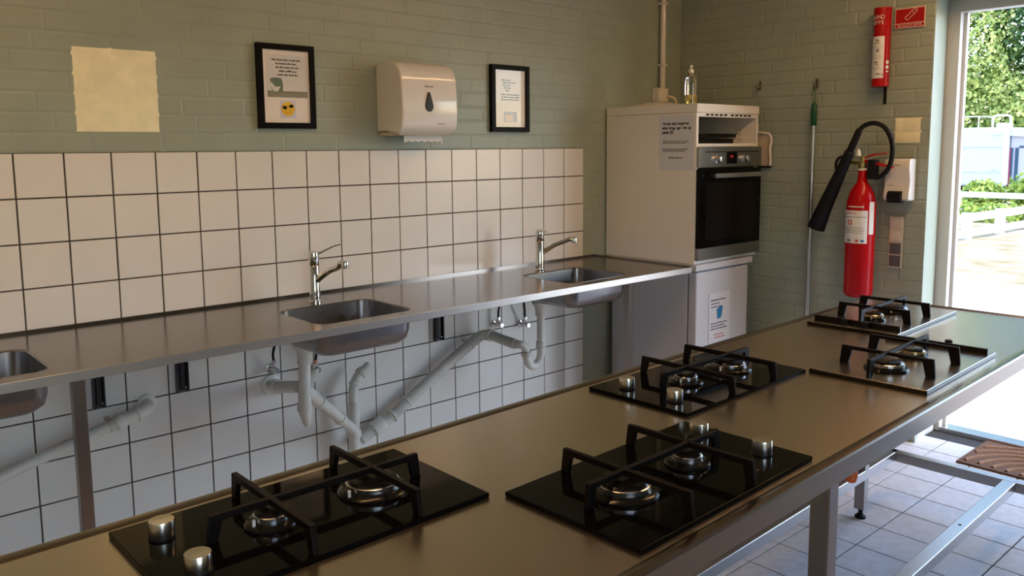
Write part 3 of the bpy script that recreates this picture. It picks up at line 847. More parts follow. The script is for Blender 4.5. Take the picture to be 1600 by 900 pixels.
steel_hob('stainless steel gas hob nearest the front edge at the door end', (1.664, -2.172, TZ), PI+0.035)
steel_hob('stainless steel gas hob at the back edge below the fire extinguisher', (2.212, -1.868, TZ), 0.035, (-0.085, 0.085))

# ------------------------------------------------------------------ things on the tiled wall
def paint_patch(label, plane, axis, u0, u1, z0, z1, bd):
    m = MB()
    for (p, q, a, b) in course_bricks(u0, u1, z0, z1, 1.48):
        c, d = 0.0050, bd+0.0007
        if axis == 'x': P = lambda u, z, t: (u, plane-t, z)
        else: P = lambda u, z, t: (plane-t, -u, z)
        m.add([P(p-.002, a-.002, .0007), P(q+.002, a-.002, .0007), P(q+.002, b+.002, .0007), P(p-.002, b+.002, .0007),
               P(p+c, a+c, d), P(q-c, a+c, d), P(q-c, b-c, d), P(p+c, b-c, d)],
              [(4, 5, 6, 7), (0, 1, 5, 4), (1, 2, 6, 5), (2, 3, 7, 6), (3, 0, 4, 7)])
    o = m.build('paint_patch', 'old_paint')
    tag(o, label, 'paint patch')
    return o
paint_patch('large square of old cream paint left on the green brick above the tiles', 0.0062, 'x', 0.197, 0.473, 1.553, 1.837, 0.0013)
paint_patch('small square of old cream paint above the soap dispenser', XF+0.0042, 'y', 1.292, 1.419, 1.489, 1.615, 0.0027)

def picture(name, label, x0, x1, z0, z1, bw):
    t = thing(name, label, 'picture', ((x0+x1)/2, 0.0, z0))
    y0, y1 = 0.0035, -0.020
    for a in ((x0, x1, z1-bw, z1), (x0, x1, z0, z0+bw), (x0, x0+bw, z0+bw, z1-bw), (x1-bw, x1, z0+bw, z1-bw)):
        boxo('frame_bar', 'frame_black', t, a[0], a[1], y1, y0, a[2], a[3], 0.0012)
    boxo('sheet', 'picture_mount', t, x0+bw, x1-bw, -0.010, y0, z0+bw, z1-bw, 0)
    return t
t = picture('framed_notice', 'black framed notice with chair picture and yellow smiley face', 0.847, 1.092, 1.568, 1.897, 0.0225)
ix0, ix1, iz0, iz1 = 0.870, 1.070, 1.590, 1.875
Y = -0.0102
def fy(m, x0, x1, z0, z1, y=Y, d=0.0006): return m.box(x0, x1, y-d, y, z0, z1)
fy(MB(), ix0+0.017, ix1-0.010, iz0+0.100, iz1-0.017).build('print', 'picture_wall', t)
fy(MB(), ix0+0.017, ix1-0.010, iz0+0.100, iz0+0.120, Y-0.0006).build('print_floor', 'picture_floor', t)
fy(MB(), ix0+0.017, ix1-0.010, iz0+0.120, iz0+0.1245, Y-0.0006).build('print_skirting', 'picture_green', t)
m = MB(); m.prism([(ix0+0.036, iz0+0.130), (ix0+0.030, iz0+0.172), (ix0+0.050, iz0+0.177), (ix0+0.078, iz0+0.174), (ix0+0.084, iz0+0.150), (ix0+0.082, iz0+0.124), (ix0+0.052, iz0+0.116)], Y-0.0020, Y-0.0012, 'xz'); m.build('print_chair', 'picture_green', t)
m = MB(); m.prism([(ix0+0.030, iz0+0.146), (ix0+0.034, iz0+0.158), (ix0+0.050, iz0+0.140), (ix0+0.074, iz0+0.143), (ix0+0.060, iz0+0.122), (ix0+0.044, iz0+0.122)], Y-0.0026, Y-0.0020, 'xz'); m.build('print_throw', 'paper', t)
rw = random.Random(11); m = MB()
for k, (xx, ww) in enumerate(((0.040, 0.125), (0.055, 0.095), (0.055, 0.100), (0.068, 0.082), (0.062, 0.088))):
    words(m, (ix0, Y-0.0006, iz0), (1, 0, 0), (0, 0, 1), (0, -1, 0), xx, 0.243-k*0.0145, ww, 0.0075, rw)
m.build('lettering', 'ink', t)
fy(MB(), ix0+0.068, ix0+0.136, iz0+0.018, iz0+0.088).build('sticker', 'sticker_white', t)
cx, cz = ix0+0.102, iz0+0.055
sm = MB().lathe([(0.0001, 0.0), (0.029, 0.0), (0.0285, 0.0008), (0.0001, 0.0012)], n=28, caps=False, M=Matrix.Translation((cx, Y-0.0006, cz)) @ Matrix.Rotation(PI/2, 4, 'X')).build('smiley', 'smiley_yellow', t)
m = MB()
for s in (-1, 1):
    m.lathe([(0.0001, 0.0), (0.0095, 0.0), (0.009, 0.0008), (0.0001, 0.001)], n=16, caps=False, M=Matrix.Translation((cx+s*0.014, Y-0.0016, cz+0.008+s*0.003)) @ Matrix.Rotation(-s*0.25, 4, 'Y') @ Matrix.Scale(0.72, 4, (0, 0, 1)) @ Matrix.Rotation(PI/2, 4, 'X'))
m.box(cx-0.024, cx+0.024, Y-0.0024, Y-0.0016, cz+0.0095, cz+0.0115)
m.build('sunglasses', 'frame_black', sm)
m = MB(); m.tube([(cx-0.013, Y-0.0016, cz-0.009), (cx-0.004, Y-0.0016, cz-0.0155), (cx+0.006, Y-0.0016, cz-0.0150), (cx+0.014, Y-0.0016, cz-0.008)], 0.0012, 6, 5); m.build('smile', 'smiley_orange', sm)
boxo('glass', 'picture_glass', t, ix0, ix1, -0.0150, -0.0138, iz0, iz1, 0)

t = picture('framed_notice', 'narrow black framed notice between towel dispenser and cabinet', 2.039, 2.287, 1.562, 1.886, 0.0235)
ix0, ix1, iz0, iz1 = 2.0625, 2.2635, 1.5855, 1.8625
rw = random.Random(12); m = MB()
for k, (xx, ww) in enumerate(((0.045, 0.060), (0.050, 0.085), (0.055, 0.050), (0.060, 0.045), (0.070, 0.030))):
    words(m, (ix0, Y, iz0), (1, 0, 0), (0, 0, 1), (0, -1, 0), xx, 0.225-k*0.0125, ww, 0.007, rw)
for k in range(3): words(m, (ix0, Y, iz0), (1, 0, 0), (0, 0, 1), (0, -1, 0), 0.042, 0.155-k*0.012, 0.118, 0.007, rw)
m.build('lettering', 'ink', t)
fy(MB(), ix0+0.060, ix0+0.145, iz0+0.025, iz0+0.075).build('print', 'picture_blue', t)
fy(MB(), ix0+0.068, ix0+0.118, iz0+0.028, iz0+0.060, Y-0.0006).build('print_figure', 'sign_white', t)
boxo('glass', 'picture_glass', t, ix0, ix1, -0.0150, -0.0138, iz0, iz1, 0)

# paper towel dispenser
t = thing('towel_dispenser', 'cream white paper towel dispenser on the wall with teardrop window', 'dispenser', (1.54, 0.0, 1.54))
dx0, dx1 = 1.394, 1.690
def outline(ins=0.0):
    # side profile (y, z): flat back, domed top front
    P = [(0.0035, 1.556), (0.0035, 1.840-ins)]
    P += [(-0.035, 1.853-ins), (-0.075, 1.853-ins)]
    for k in range(1, 10):
        a = math.radians(90-90*k/9)
        P.append((-0.100-(0.088-ins)*math.cos(a), 1.770+(0.083-ins)*math.sin(a)))
    P += [(-0.193+ins, 1.70), (-0.196+ins, 1.64), (-0.190+ins, 1.585), (-0.176+ins, 1.556), (-0.160+ins, 1.546), (-0.130, 1.550), (-0.06, 1.560)]
    return P
MB().prism(outline(), dx0, dx1, 'yz').build('cover', 'white_plastic', t, 0.010, seg=3)
m = MB(); m.box(dx0+0.015, dx1-0.015, -0.15, 0.002, 1.540, 1.5555); m.build('base_tray', 'cream_plastic', t, 0.003)
def yfront(z): return -0.1965 if z > 1.6 else -0.19
pts = []
for k in range(24):
    a = 2*PI*k/24
    r = 1.0
    px = 0.0205*math.sin(a)*(1 if math.cos(a) < 0 else (1-0.62*math.cos(a)**1.0))
    pz = 0.024*math.cos(a) if math.cos(a) < 0 else 0.060*math.cos(a)
    pts.append((1.533+px, 1.664+pz))
MB().prism(pts, -0.1995, -0.190, 'xz').build('teardrop_window', 'lens_smoke', t, 0.001)
rw = random.Random(4); m = MB(); words(m, (1.512, -0.1955, 1.744), (1, 0, 0), (0, 0, 1), (0, -1, 0), 0, 0, 0.045, 0.0065, rw, 0.05); m.build('lettering', 'ink_grey', t)
m = MB(); words(m, (1.575, -0.1955, 1.588), (1, 0, 0), (0, 0, 1), (0, -1, 0), 0, 0, 0.045, 0.004, rw); m.build('small_print', 'ink_grey', t)
tw = [(1.452, 1.553), (1.452, 1.512)]
for k in range(12):
    tw.append((1.452+0.205*(k+0.5)/12, 1.512+(0.006 if k % 2 else 0.0)))
tw += [(1.650, 1.509), (1.657, 1.500), (1.657, 1.553)]
MB().prism(tw, -0.118, -0.1165, 'xz').build('paper_towel', 'towel', t)

# ------------------------------------------------------------------ tall cabinet, oven, refrigerator
KX0, KX1, KY, KZ0, KZ1 = 2.883, 3.447, -0.602, 0.884, 1.697
t = thing('tall_cabinet', 'tall cream white oven cabinet standing over the refrigerator', 'cabinet', (3.16, -0.3, KZ0))
boxo('side_panel', 'white_laminate', t, KX0, KX0+0.018, KY, -0.005, KZ0, 1.652, 0.001)
boxo('side_panel', 'white_laminate', t, KX1-0.018, KX1, KY, -0.005, KZ0, 1.652, 0.001)
boxo('top_panel', 'white_laminate', t, KX0-0.001, KX1+0.001, KY-0.004, -0.005, 1.6535, KZ1, 0.0015)
boxo('bottom_panel', 'white_laminate', t, KX0+0.018, KX1-0.018, KY+0.002, -0.005, KZ0, KZ0+0.016, 0.001)
boxo('shelf', 'white_laminate', t, KX0+0.018, KX1-0.018, KY, -0.03, 1.481, 1.497, 0.001)
boxo('back_panel', 'white_laminate', t, KX0+0.018, KX1-0.018, -0.012, -0.006, KZ0+0.016, 1.652, 0)
vg = boxo('vent_strip', 'white_laminate', t, KX0+0.018, KX1-0.018, KY+0.001, KY+0.012, 1.632, 1.6525, 0.0005)
for k in range(10):
    vx = KX0+0.080+k*0.040+(0.022 if k > 4 else 0)
    boxo('vent_slot', 'black_rubber', vg, vx, vx+0.026, KY-0.0004, KY+0.004, 1.6385, 1.6475, 0)
for pz in (1.52, 1.545, 1.575):
    MB().cyl((KX1-0.0185, -0.50, pz), (KX1-0.0178, -0.50, pz), 0.0035, n=8).build('peg_hole', 'black_rubber', t)
# trays in the niche
for k, (a, b, z0, lab) in enumerate(((2.912, 3.29, 1.4975, 'deep dark baking tray lying at the bottom of the cabinet niche'), (2.905, 3.315, 1.5285, 'flat dark baking tray stacked on top in the cabinet niche'))):
    m = MB()
    tt = thing('baking_tray', lab, 'baking tray', ((a+b)/2, -0.34, z0), 0, 'baking trays in the cabinet')
    m.box(a+0.012, b-0.012, -0.55, -0.09, z0, z0+0.003)
    m.build('tray_base', 'black_enamel', tt)
    m = MB(); h = 0.026 if k == 0 else 0.020
    m.box(a+0.008, a+0.013, -0.555, -0.085, z0, z0+h).box(b-0.013, b-0.008, -0.555, -0.085, z0, z0+h)
    m.box(a+0.008, b-0.008, -0.555, -0.550, z0, z0+h).box(a+0.008, b-0.008, -0.090, -0.085, z0, z0+h)
    m.build('tray_wall', 'black_enamel', tt)
    m = MB(); m.box(a, b, -0.563, -0.55, z0+h-0.003, z0+h).box(a, b, -0.09, -0.077, z0+h-0.003, z0+h).box(a, a+0.013, -0.55, -0.09, z0+h-0.003, z0+h).box(b-0.013, b, -0.55, -0.09, z0+h-0.003, z0+h)
    m.build('tray_rim', 'black_enamel', tt)

t = thing('oven', 'built-in steel and black glass oven in the tall cabinet', 'oven', (3.165, -0.3, 0.902))
OY = KY-0.0015
boxo('oven_body', 'black_enamel', t, KX0+0.03, KX1-0.03, KY+0.004, -0.06, 0.905, 1.474, 0)
cp = boxo('control_panel', 'oven_steel', t, KX0+0.003, KX1+0.006, OY-0.020, OY, 1.376, 1.4795, 0.002)
boxo('vent_gap', 'black_rubber', cp, KX0+0.05, KX1-0.02, OY-0.0206, OY-0.018, 1.452, 1.457, 0)
boxo('display', 'black_glass', cp, 3.120, 3.215, OY-0.0212, OY-0.018, 1.392, 1.452, 0.0004)
boxo('clock_light', 'red_digits', cp, 3.150, 3.180, OY-0.0216, OY-0.0210, 1.424, 1.436, 0)
for kx in (3.040, 3.285):
    M = Matrix.Translation((kx, OY-0.020, 1.418)) @ Matrix.Rotation(PI/2, 4, 'X')
    kb = MB().lathe([(0.024, 0.0), (0.023, 0.004), (0.019, 0.006), (0.017, 0.026), (0.014, 0.028), (0.002, 0.0285)], n=24, M=M).build('knob', 'aluminium', cp)
dr = boxo('door', 'black_glass', t, KX0+0.003, KX1+0.004, OY-0.022, OY, 0.967, 1.368, 0.002)
boxo('window', 'oven_glass', dr, KX0+0.06, KX1-0.06, OY-0.0226, OY-0.020, 1.005, 1.30, 0.0005)
boxo('kick_strip', 'oven_steel', dr, KX0+0.003, KX1+0.004, OY-0.0225, OY, 0.9045, 0.9655, 0.0015)
m = MB(); m.prism(rrect(OY-0.066, OY-0.050, 1.322, 1.346, 0.006), 2.965, KX1-0.004, 'yz'); hb = m.build('handle', 'aluminium', dr)
for hx in (2.985, KX1-0.03): boxo('handle_post', 'aluminium', hb, hx, hx+0.012, OY-0.052, OY-0.021, 1.328, 1.340, 0.001)

t = thing('refrigerator', 'small white refrigerator under the oven cabinet', 'refrigerator', (3.13, -0.3, 0))
RX0, RX1 = 2.895, 3.372
boxo('body', 'white_enamel', t, RX0, RX1, -0.552, -0.04, 0.03, 0.846, 0.004)
dr = boxo('door', 'white_enamel', t, RX0, RX1, -0.610, -0.558, 0.05, 0.842, 0.010, seg=3)
m = MB(); m.box(3.24, 3.34, -0.6125, -0.600, 0.826, 0.838); m.build('grip_recess', 'grey_plastic_pipe', dr, 0.002)
boxo('top_plate', 'white_enamel', t, RX0-0.022, RX1+0.022, -0.622, -0.03, 0.849, 0.8825, 0.004)
m = MB(); m.box(3.245, 3.335, -0.6245, -0.618, 0.853, 0.862); m.build('top_notch', 'grey_plastic_pipe', t, 0.001)
boxo('plinth', 'black_plastic', t, RX0+0.02, RX1-0.02, -0.54, -0.06, 0.0, 0.03, 0)
# notices stuck on
t = thing('notice_sheet', 'white printed sheet taped to the side of the oven cabinet', 'notice', (KX0, -0.48, 1.365))
boxo('sheet', 'paper_cool', t, KX0-0.0012, KX0-0.0002, -0.590, -0.372, 1.362, 1.642, 0)
def ctext(s, size, y, z):
    o = text('lettering', s, size, 'ink', t, (KX0-0.0016, y, z), (0, -1, 0), (0, 0, 1), sx=1.0, bold=0.0007)
    o['kind'] = 'stuff'
    return o
ctext('Ovnen skal reng\u00f8res', 0.0195, -0.392, 1.594)
ctext('efter brug, ogs\u00e5 rist og', 0.0195, -0.390, 1.572)
ctext('plade \u263a', 0.0195, -0.390, 1.550)
rw = random.Random(5); m = MB()
for (yy, ww) in ((1.508, 0.165), (1.499, 0.150), (1.468, 0.160), (1.459, 0.140)):
    words(m, (KX0-0.0012, -0.394, yy), (0, -1, 0), (0, 0, 1), (-1, 0, 0), 0, 0, ww, 0.0052, rw)
words(m, (KX0-0.0012, -0.432, 1.423), (0, -1, 0), (0, 0, 1), (-1, 0, 0), 0, 0, 0.090, 0.0075, rw)
m.build('small_print', 'ink', t)

t = thing('notice_sheet', 'white printed sheet with blue glass picture on the refrigerator door', 'notice', (3.10, -0.6115, 0.46))
boxo('sheet', 'paper_dull', t, 3.006, 3.198, -0.6128, -0.6108, 0.452, 0.718, 0)
MB().prism([(3.083, 0.575), (3.117, 0.580), (3.131, 0.640), (3.115, 0.645), (3.075, 0.628)], -0.6136, -0.6128, 'xz').build('picture_glass_cup', 'ink_blue', t)
rw = random.Random(6); m = MB()
for (x_, zz, ww, h) in ((3.022, 0.676, 0.135, 0.009), (3.024, 0.658, 0.075, 0.006), (3.024, 0.640, 0.085, 0.006), (3.022, 0.552, 0.150, 0.006), (3.022, 0.537, 0.125, 0.006), (3.022, 0.522, 0.150, 0.007)):
    words(m, (x_, -0.6128, zz), (1, 0, 0), (0, 0, 1), (0, -1, 0), 0, 0, ww, h, rw)
m.build('lettering', 'ink', t)
m = MB()
for (x_, zz, ww) in ((3.058, 0.490, 0.085), (3.055, 0.474, 0.095)): words(m, (x_, -0.6128, zz), (1, 0, 0), (0, 0, 1), (0, -1, 0), 0, 0, ww, 0.006, rw)
m.build('red_lettering', 'ink_red', t)

# bottle and folded film on the cabinet top
t = thing('soap_bottle', 'clear squeeze bottle of yellow dish soap on the cabinet top', 'bottle', (3.006, -0.475, KZ1), 0, None, world=False)
m = MB()
def oval(sx, sy, z, n=24): return [(sx*math.cos(2*PI*k/n), sy*math.sin(2*PI*k/n), z) for k in range(n)]
prof = [(1.2*a_, 1.15*b_, c_) for a_, b_, c_ in [(0.031, 0.020, 0.0), (0.034, 0.023, 0.004), (0.034, 0.023, 0.10), (0.033, 0.022, 0.125), (0.024, 0.019, 0.145), (0.013, 0.012, 0.158), (0.011, 0.011, 0.165)]]
def ovals(prof, m):
    R = [oval(*p) for p in prof]; n = 24
    vs = [v for r in R for v in r]
    fs = [(i*n+k, i*n+(k+1) % n, (i+1)*n+(k+1) % n, (i+1)*n+k) for i in range(len(R)-1) for k in range(n)]
    fs += [tuple(range(n))[::-1], tuple(range((len(R)-1)*n, len(R)*n))]
    m.add(vs, fs, True); return m
ovals(prof, m).build('bottle_body', 'clear_plastic', t)
ovals([(0.0340, 0.0195, 0.004), (0.0375, 0.0230, 0.008), (0.0375, 0.0230, 0.050), (0.0370, 0.0225, 0.051)], MB()).build('soap', 'yellow_soap', t)
MB().lathe([(0.014, 0.163), (0.0145, 0.178), (0.012, 0.182), (0.0065, 0.184), (0.006, 0.192), (0.0085, 0.194), (0.0080, 0.203), (0.004, 0.206)], n=20).build('cap', 'white_plastic', t)

m = MB(); rw = random.Random(8); N = 16; M_ = 9
vs = []
for i in range(N):
    for j in range(M_):
        u, v = i/(N-1), j/(M_-1)
        e = math.sin(PI*u)*math.sin(PI*v)
        vs.append((2.925+0.40*u+0.015*rw.uniform(-1, 1), -0.10-0.18*v+0.01*rw.uniform(-1, 1), KZ1+0.003+0.036*e**0.5*(0.55+0.45*rw.random())))
fs = [(i*M_+j, i*M_+j+1, (i+1)*M_+j+1, (i+1)*M_+j) for i in range(N-1) for j in range(M_-1)]
m.add(vs, fs, True)
o = m.build('folded_cloth', 'film'); o.modifiers.new('s', 'SUBSURF').render_levels = 1
s_ = o.modifiers.new('solid', 'SOLIDIFY'); s_.thickness = 0.003
tag(o, 'crumpled pale cloth lying on the cabinet top by the conduit', 'cloth')

# cable conduit with box in the corner
t = thing('cable_conduit', 'white cable conduit running up from a socket box in the corner', 'conduit', (3.35, -0.01, 1.75))
MB().cyl((3.352, -0.022, 1.815), (3.352, -0.022, ZC-0.001), 0.0165, n=16).build('pipe', 'white_plastic', t)
boxo('socket_box', 'white_laminate', t, 3.285, 3.372, -0.050, 0.003, 1.745, 1.822, 0.004)
MB().tube([(3.36, -0.052, 1.775), (3.39, -0.075, 1.765), (3.40, -0.085, 1.735), (3.37, -0.09, 1.71)], 0.008, 10).build('cable_plug', 'cream_plastic', t)
for cz in (1.95, 2.30): MB().box(3.331, 3.373, -0.042, 0.003, cz, cz+0.012).build('clip', 'white_plastic', t, 0.002)

# ------------------------------------------------------------------ things on the far wall
# dustpan on a hook beside the cabinet
t = thing('dustpan', 'cream dustpan hung on the wall beside the oven cabinet', 'dustpan', (3.53, -0.58, 1.36))
m = MB()
m.prism([(-0.465, 1.372), (-0.632, 1.372), (-0.634, 1.400), (-0.628, 1.470), (-0.636, 1.500), (-0.632, 1.530), (-0.615, 1.545), (-0.48, 1.552), (-0.465, 1.54)], 3.538, 3.546, 'yz')
m.build('pan', 'cream_plastic', t, 0.003)
MB().tube([(3.530, -0.632, 1.376), (3.526, -0.634, 1.420), (3.526, -0.629, 1.470), (3.528, -0.637, 1.505), (3.528, -0.631, 1.535), (3.528, -0.610, 1.550), (3.528, -0.55, 1.558), (3.528, -0.48, 1.560)], 0.0075, 10).build('rim', 'white_plastic', t)
boxo('rubber_lip', 'black_rubber', t, 3.522, 3.548, -0.632, -0.47, 1.360, 1.373, 0.002)
boxo('hook_strip', 'white_plastic', t, 3.540, 3.5525, -0.54, -0.51, 1.55, 1.60, 0.002)
def hook(label, y, z):
    t = thing('wall_hook', label, 'hook', (3.555, y, z), 0, 'wall hooks')
    boxo('plate', 'steel_leg', t, 3.549, 3.5528, y-0.007, y+0.007, z-0.022, z+0.030, 0.001)
    MB().tube([(3.549, y, z-0.010), (3.528, y, z-0.020), (3.514, y, z-0.010), (3.512, y, z+0.006)], 0.0035, 8).build('prong', 'steel_leg', t)
    MB().cyl((3.549, y, z+0.020), (3.546, y, z+0.020), 0.004, n=8).build('screw', 'black_rubber', t)
    return t
hk = hook('small dark metal hook above the corner of the oven cabinet', -0.545, 1.812)
MB().tube([(3.514, -0.545, 1.792), (3.520, -0.548, 1.74), (3.530, -0.552, 1.68), (3.535, -0.54, 1.60)], 0.0014, 6).build('wire', 'steel_leg', hk)
hook('small metal hook holding the green gripped pole', -0.880, 1.802)
t = thing('floor_squeegee', 'long aluminium pole with green grip hanging on the far wall', 'pole', (3.528, -0.882, 0.2))
MB().tube([(3.528, -0.880, 1.700), (3.526, -0.874, 1.735), (3.521, -0.876, 1.765), (3.514, -0.880, 1.790), (3.521, -0.886, 1.765), (3.526, -0.888, 1.735), (3.528, -0.882, 1.700)], 0.0016, 6).build('hanging_loop', 'green_grip', t)
MB().lathe([(0.006, 0.118), (0.0135, 0.105), (0.0155, 0.060), (0.0150, 0.0), (0.0120, -0.004)], (3.528, -0.881, 1.590), 20).build('grip', 'green_grip', t)
MB().cyl((3.528, -0.881, 1.592), (3.524, -0.884, 0.235), 0.0125, n=16).build('pole', 'aluminium', t)
MB().box(3.508, 3.540, -1.10, -0.67, 0.195, 0.235).build('head', 'green_grip', t, 0.004)
MB().box(3.516, 3.522, -1.10, -0.67, 0.160, 0.196).build('rubber_blade', 'black_rubber', t)

# fire extinguisher
EX, EY = 3.448, -1.192
t = thing('fire_extinguisher', 'red fire extinguisher with black hose and horn mounted on the wall', 'fire extinguisher', (EX, EY, 0.72))
MB().lathe([(0.050, 0.0), (0.062, 0.006), (0.070, 0.022), (0.070, 0.455), (0.068, 0.480), (0.060, 0.515), (0.046, 0.545), (0.032, 0.565), (0.024, 0.580), (0.0215, 0.600), (0.0215, 0.635)], (EX, EY, 0.725), 36).build('cylinder', 'red_enamel', t)
MB().lathe([(0.023, 0.0), (0.023, 0.008), (0.020, 0.010)], (EX, EY, 1.358), 24).build('neck_ring', 'label_white', t)
vb = MB().lathe([(0.018, 0.0), (0.020, 0.008), (0.020, 0.028), (0.014, 0.034), (0.014, 0.055), (0.009, 0.060)], (EX, EY, 1.368), 20)
vb.cyl((EX, EY+0.015, 1.392), (EX, EY+0.062, 1.400), 0.0095, n=12)
vb = vb.build('valve', 'brass', t)
m = MB(); m.add([(EX-.009, EY-0.005, 1.418), (EX+.009, EY-0.005, 1.418), (EX+.009, EY-0.045, 1.438), (EX-.009, EY-0.045, 1.438), (EX+.009, EY-0.115, 1.446), (EX-.009, EY-0.115, 1.446),
                 (EX-.009, EY-0.005, 1.412), (EX+.009, EY-0.005, 1.412), (EX+.009, EY-0.045, 1.429), (EX-.009, EY-0.045, 1.429), (EX+.009, EY-0.115, 1.441), (EX-.009, EY-0.115, 1.441)],
                [(0, 1, 2, 3), (3, 2, 4, 5), (6, 7, 8, 9), (9, 8, 10, 11), (0, 1, 7, 6), (4, 5, 11, 10), (0, 3, 9, 6), (3, 5, 11, 9), (1, 2, 8, 7), (2, 4, 10, 8)])
m.build('top_lever', 'red_enamel', t)
m = MB(); m.prism([(EY-0.010, 1.398), (EY-0.010, 1.412), (EY-0.07, 1.400), (EY-0.150, 1.378), (EY-0.150, 1.370), (EY-0.07, 1.386)], EX-0.008, EX+0.008, 'yz'); m.build('carry_handle', 'red_enamel', t)
MB().tube([(EX-0.012, EY-0.020, 1.413), (EX-0.015, EY-0.05, 1.420), (EX-0.012, EY-0.07, 1.428)], 0.003, 6).build('safety_pin', 'aluminium', t)
MB().lathe([(0.013, 0.0), (0.012, 0.012), (0.006, 0.030), (0.003, 0.034)], (EX-0.006, EY+0.022, 1.430), 12).build('seal', 'label_white', t)
hx = EX-0.055
m = MB(); m.loft([((hx, -1.150, 1.452), 0.0235), ((hx, -1.145, 1.440), 0.024), ((hx, -1.100, 1.335), 0.029), ((hx, -1.030, 1.175), 0.037), ((hx, -0.985, 1.062), 0.045)], 24, caps=False)
hn = m.build('horn', 'black_plastic', t); s_ = hn.modifiers.new('solid', 'SOLIDIFY'); s_.thickness = 0.003
m = MB(); m.loft([((hx, -1.143, 1.436), 0.018), ((hx, -1.160, 1.476), 0.0175), ((hx, -1.190, 1.548), 0.0165), ((hx, -1.196, 1.562), 0.012)], 18); m.build('horn_grip', 'black_rubber', t)
MB().tube([(hx, -1.188, 1.545), (hx+0.01, -1.210, 1.575), (hx+0.02, -1.255, 1.588), (hx+0.03, -1.305, 1.565), (hx+0.04, -1.335, 1.500), (hx+0.05, -1.335, 1.420), (hx+0.05, -1.312, 1.355), (hx+0.05, -1.272, 1.325), (hx+0.045, -1.245, 1.335), (hx+0.045, -1.238, 1.375)], 0.0115, 12, 8).build('hose', 'black_rubber', t)
boxo('hose_holder', 'black_plastic', t, EX-0.020, EX+0.030, -1.262, -1.222, 1.315, 1.412, 0.006)
MB().tube([(hx+0.01, -1.140, 1.418), (hx, -1.105, 1.425), (hx, -1.082, 1.400), (hx, -1.085, 1.360), (hx, -1.105, 1.335)], 0.0075, 10).build('horn_clip', 'black_plastic', t)
boxo('wall_bracket', 'steel_leg', t, EX+0.05, 3.5525, EY-0.025, EY+0.025, 1.05, 1.12, 0.002)
def wrap(cx, cy, r, a0, a1, z0, z1, n=14):
    m = MB(); vs = []
    for k in range(n+1):
        a = math.radians(a0+(a1-a0)*k/n)
        for rr in (r, r+0.0006):
            for z in (z0, z1): vs.append((cx+rr*math.cos(a), cy+rr*math.sin(a), z))
    fs = []
    for k in range(n):
        b = k*4
        fs += [(b, b+4, b+5, b+1), (b+2, b+3, b+7, b+6), (b, b+2, b+6, b+4), (b+1, b+5, b+7, b+3)]
    fs += [(0, 1, 3, 2), (n*4, n*4+2, n*4+3, n*4+1)]
    return m.add(vs, fs, True)
# camera side of the cylinder looks towards azimuth ~205 degrees
lb = wrap(EX, EY, 0.0702, 118, 232, 1.000, 1.162).build('label', 'label_white', t)
wrap(EX, EY, 0.0702, 238, 262, 1.045, 1.205, 6).build('side_label', 'label_white', t)
wrap(EX, EY, 0.0702, 150, 215, 1.178, 1.184).build('stripe', 'sign_white', t)
def cyl_words(name, m_, parent, a0, a1, z, h, seed, r=0.0709, dens=1.0):
    rr = random.Random(seed); a = a0; m = MB()
    while a < a1:
        w = rr.uniform(3, 9)
        b = min(a+w, a1)
        q = wrap(EX, EY, r, a, b, z, z+h, 3)
        m.add(q.v, q.f, False); a = b+rr.uniform(1.5, 3)
    return m.build(name, m_, parent)
for k, (z, h, a0, a1) in enumerate(((1.077, 0.003, 135, 210), (1.068, 0.003, 132, 222), (1.059, 0.003, 132, 218), (1.050, 0.003, 140, 212))): cyl_words('lettering', 'ink_grey', lb, a0, a1, z, h, k)
cyl_words('red_lettering', 'ink_red', lb, 135, 190, 1.146, 0.005, 9); cyl_words('green_line', 'picture_green', lb, 130, 225, 1.128, 0.004, 10)
wrap(EX, EY, 0.0708, 152, 172, 1.092, 1.114, 4).build('emblem', 'ink_red', lb)
m = wrap(EX, EY, 0.0712, 160, 164, 1.095, 1.111, 2); q = wrap(EX, EY, 0.0712, 155, 169, 1.1005, 1.1055, 4); m.add(q.v, q.f); m.build('emblem_cross', 'label_white', lb)
wrap(EX, EY, 0.0708, 150, 168, 1.006, 1.020, 4).build('print_block', 'ink_grey', lb)
wrap(EX, EY, 0.0708, 188, 198, 1.008, 1.020, 3).build('red_mark', 'ink_red', lb); wrap(EX, EY, 0.0708, 207, 220, 1.008, 1.018, 3).build('blue_mark', 'ink_blue', lb)

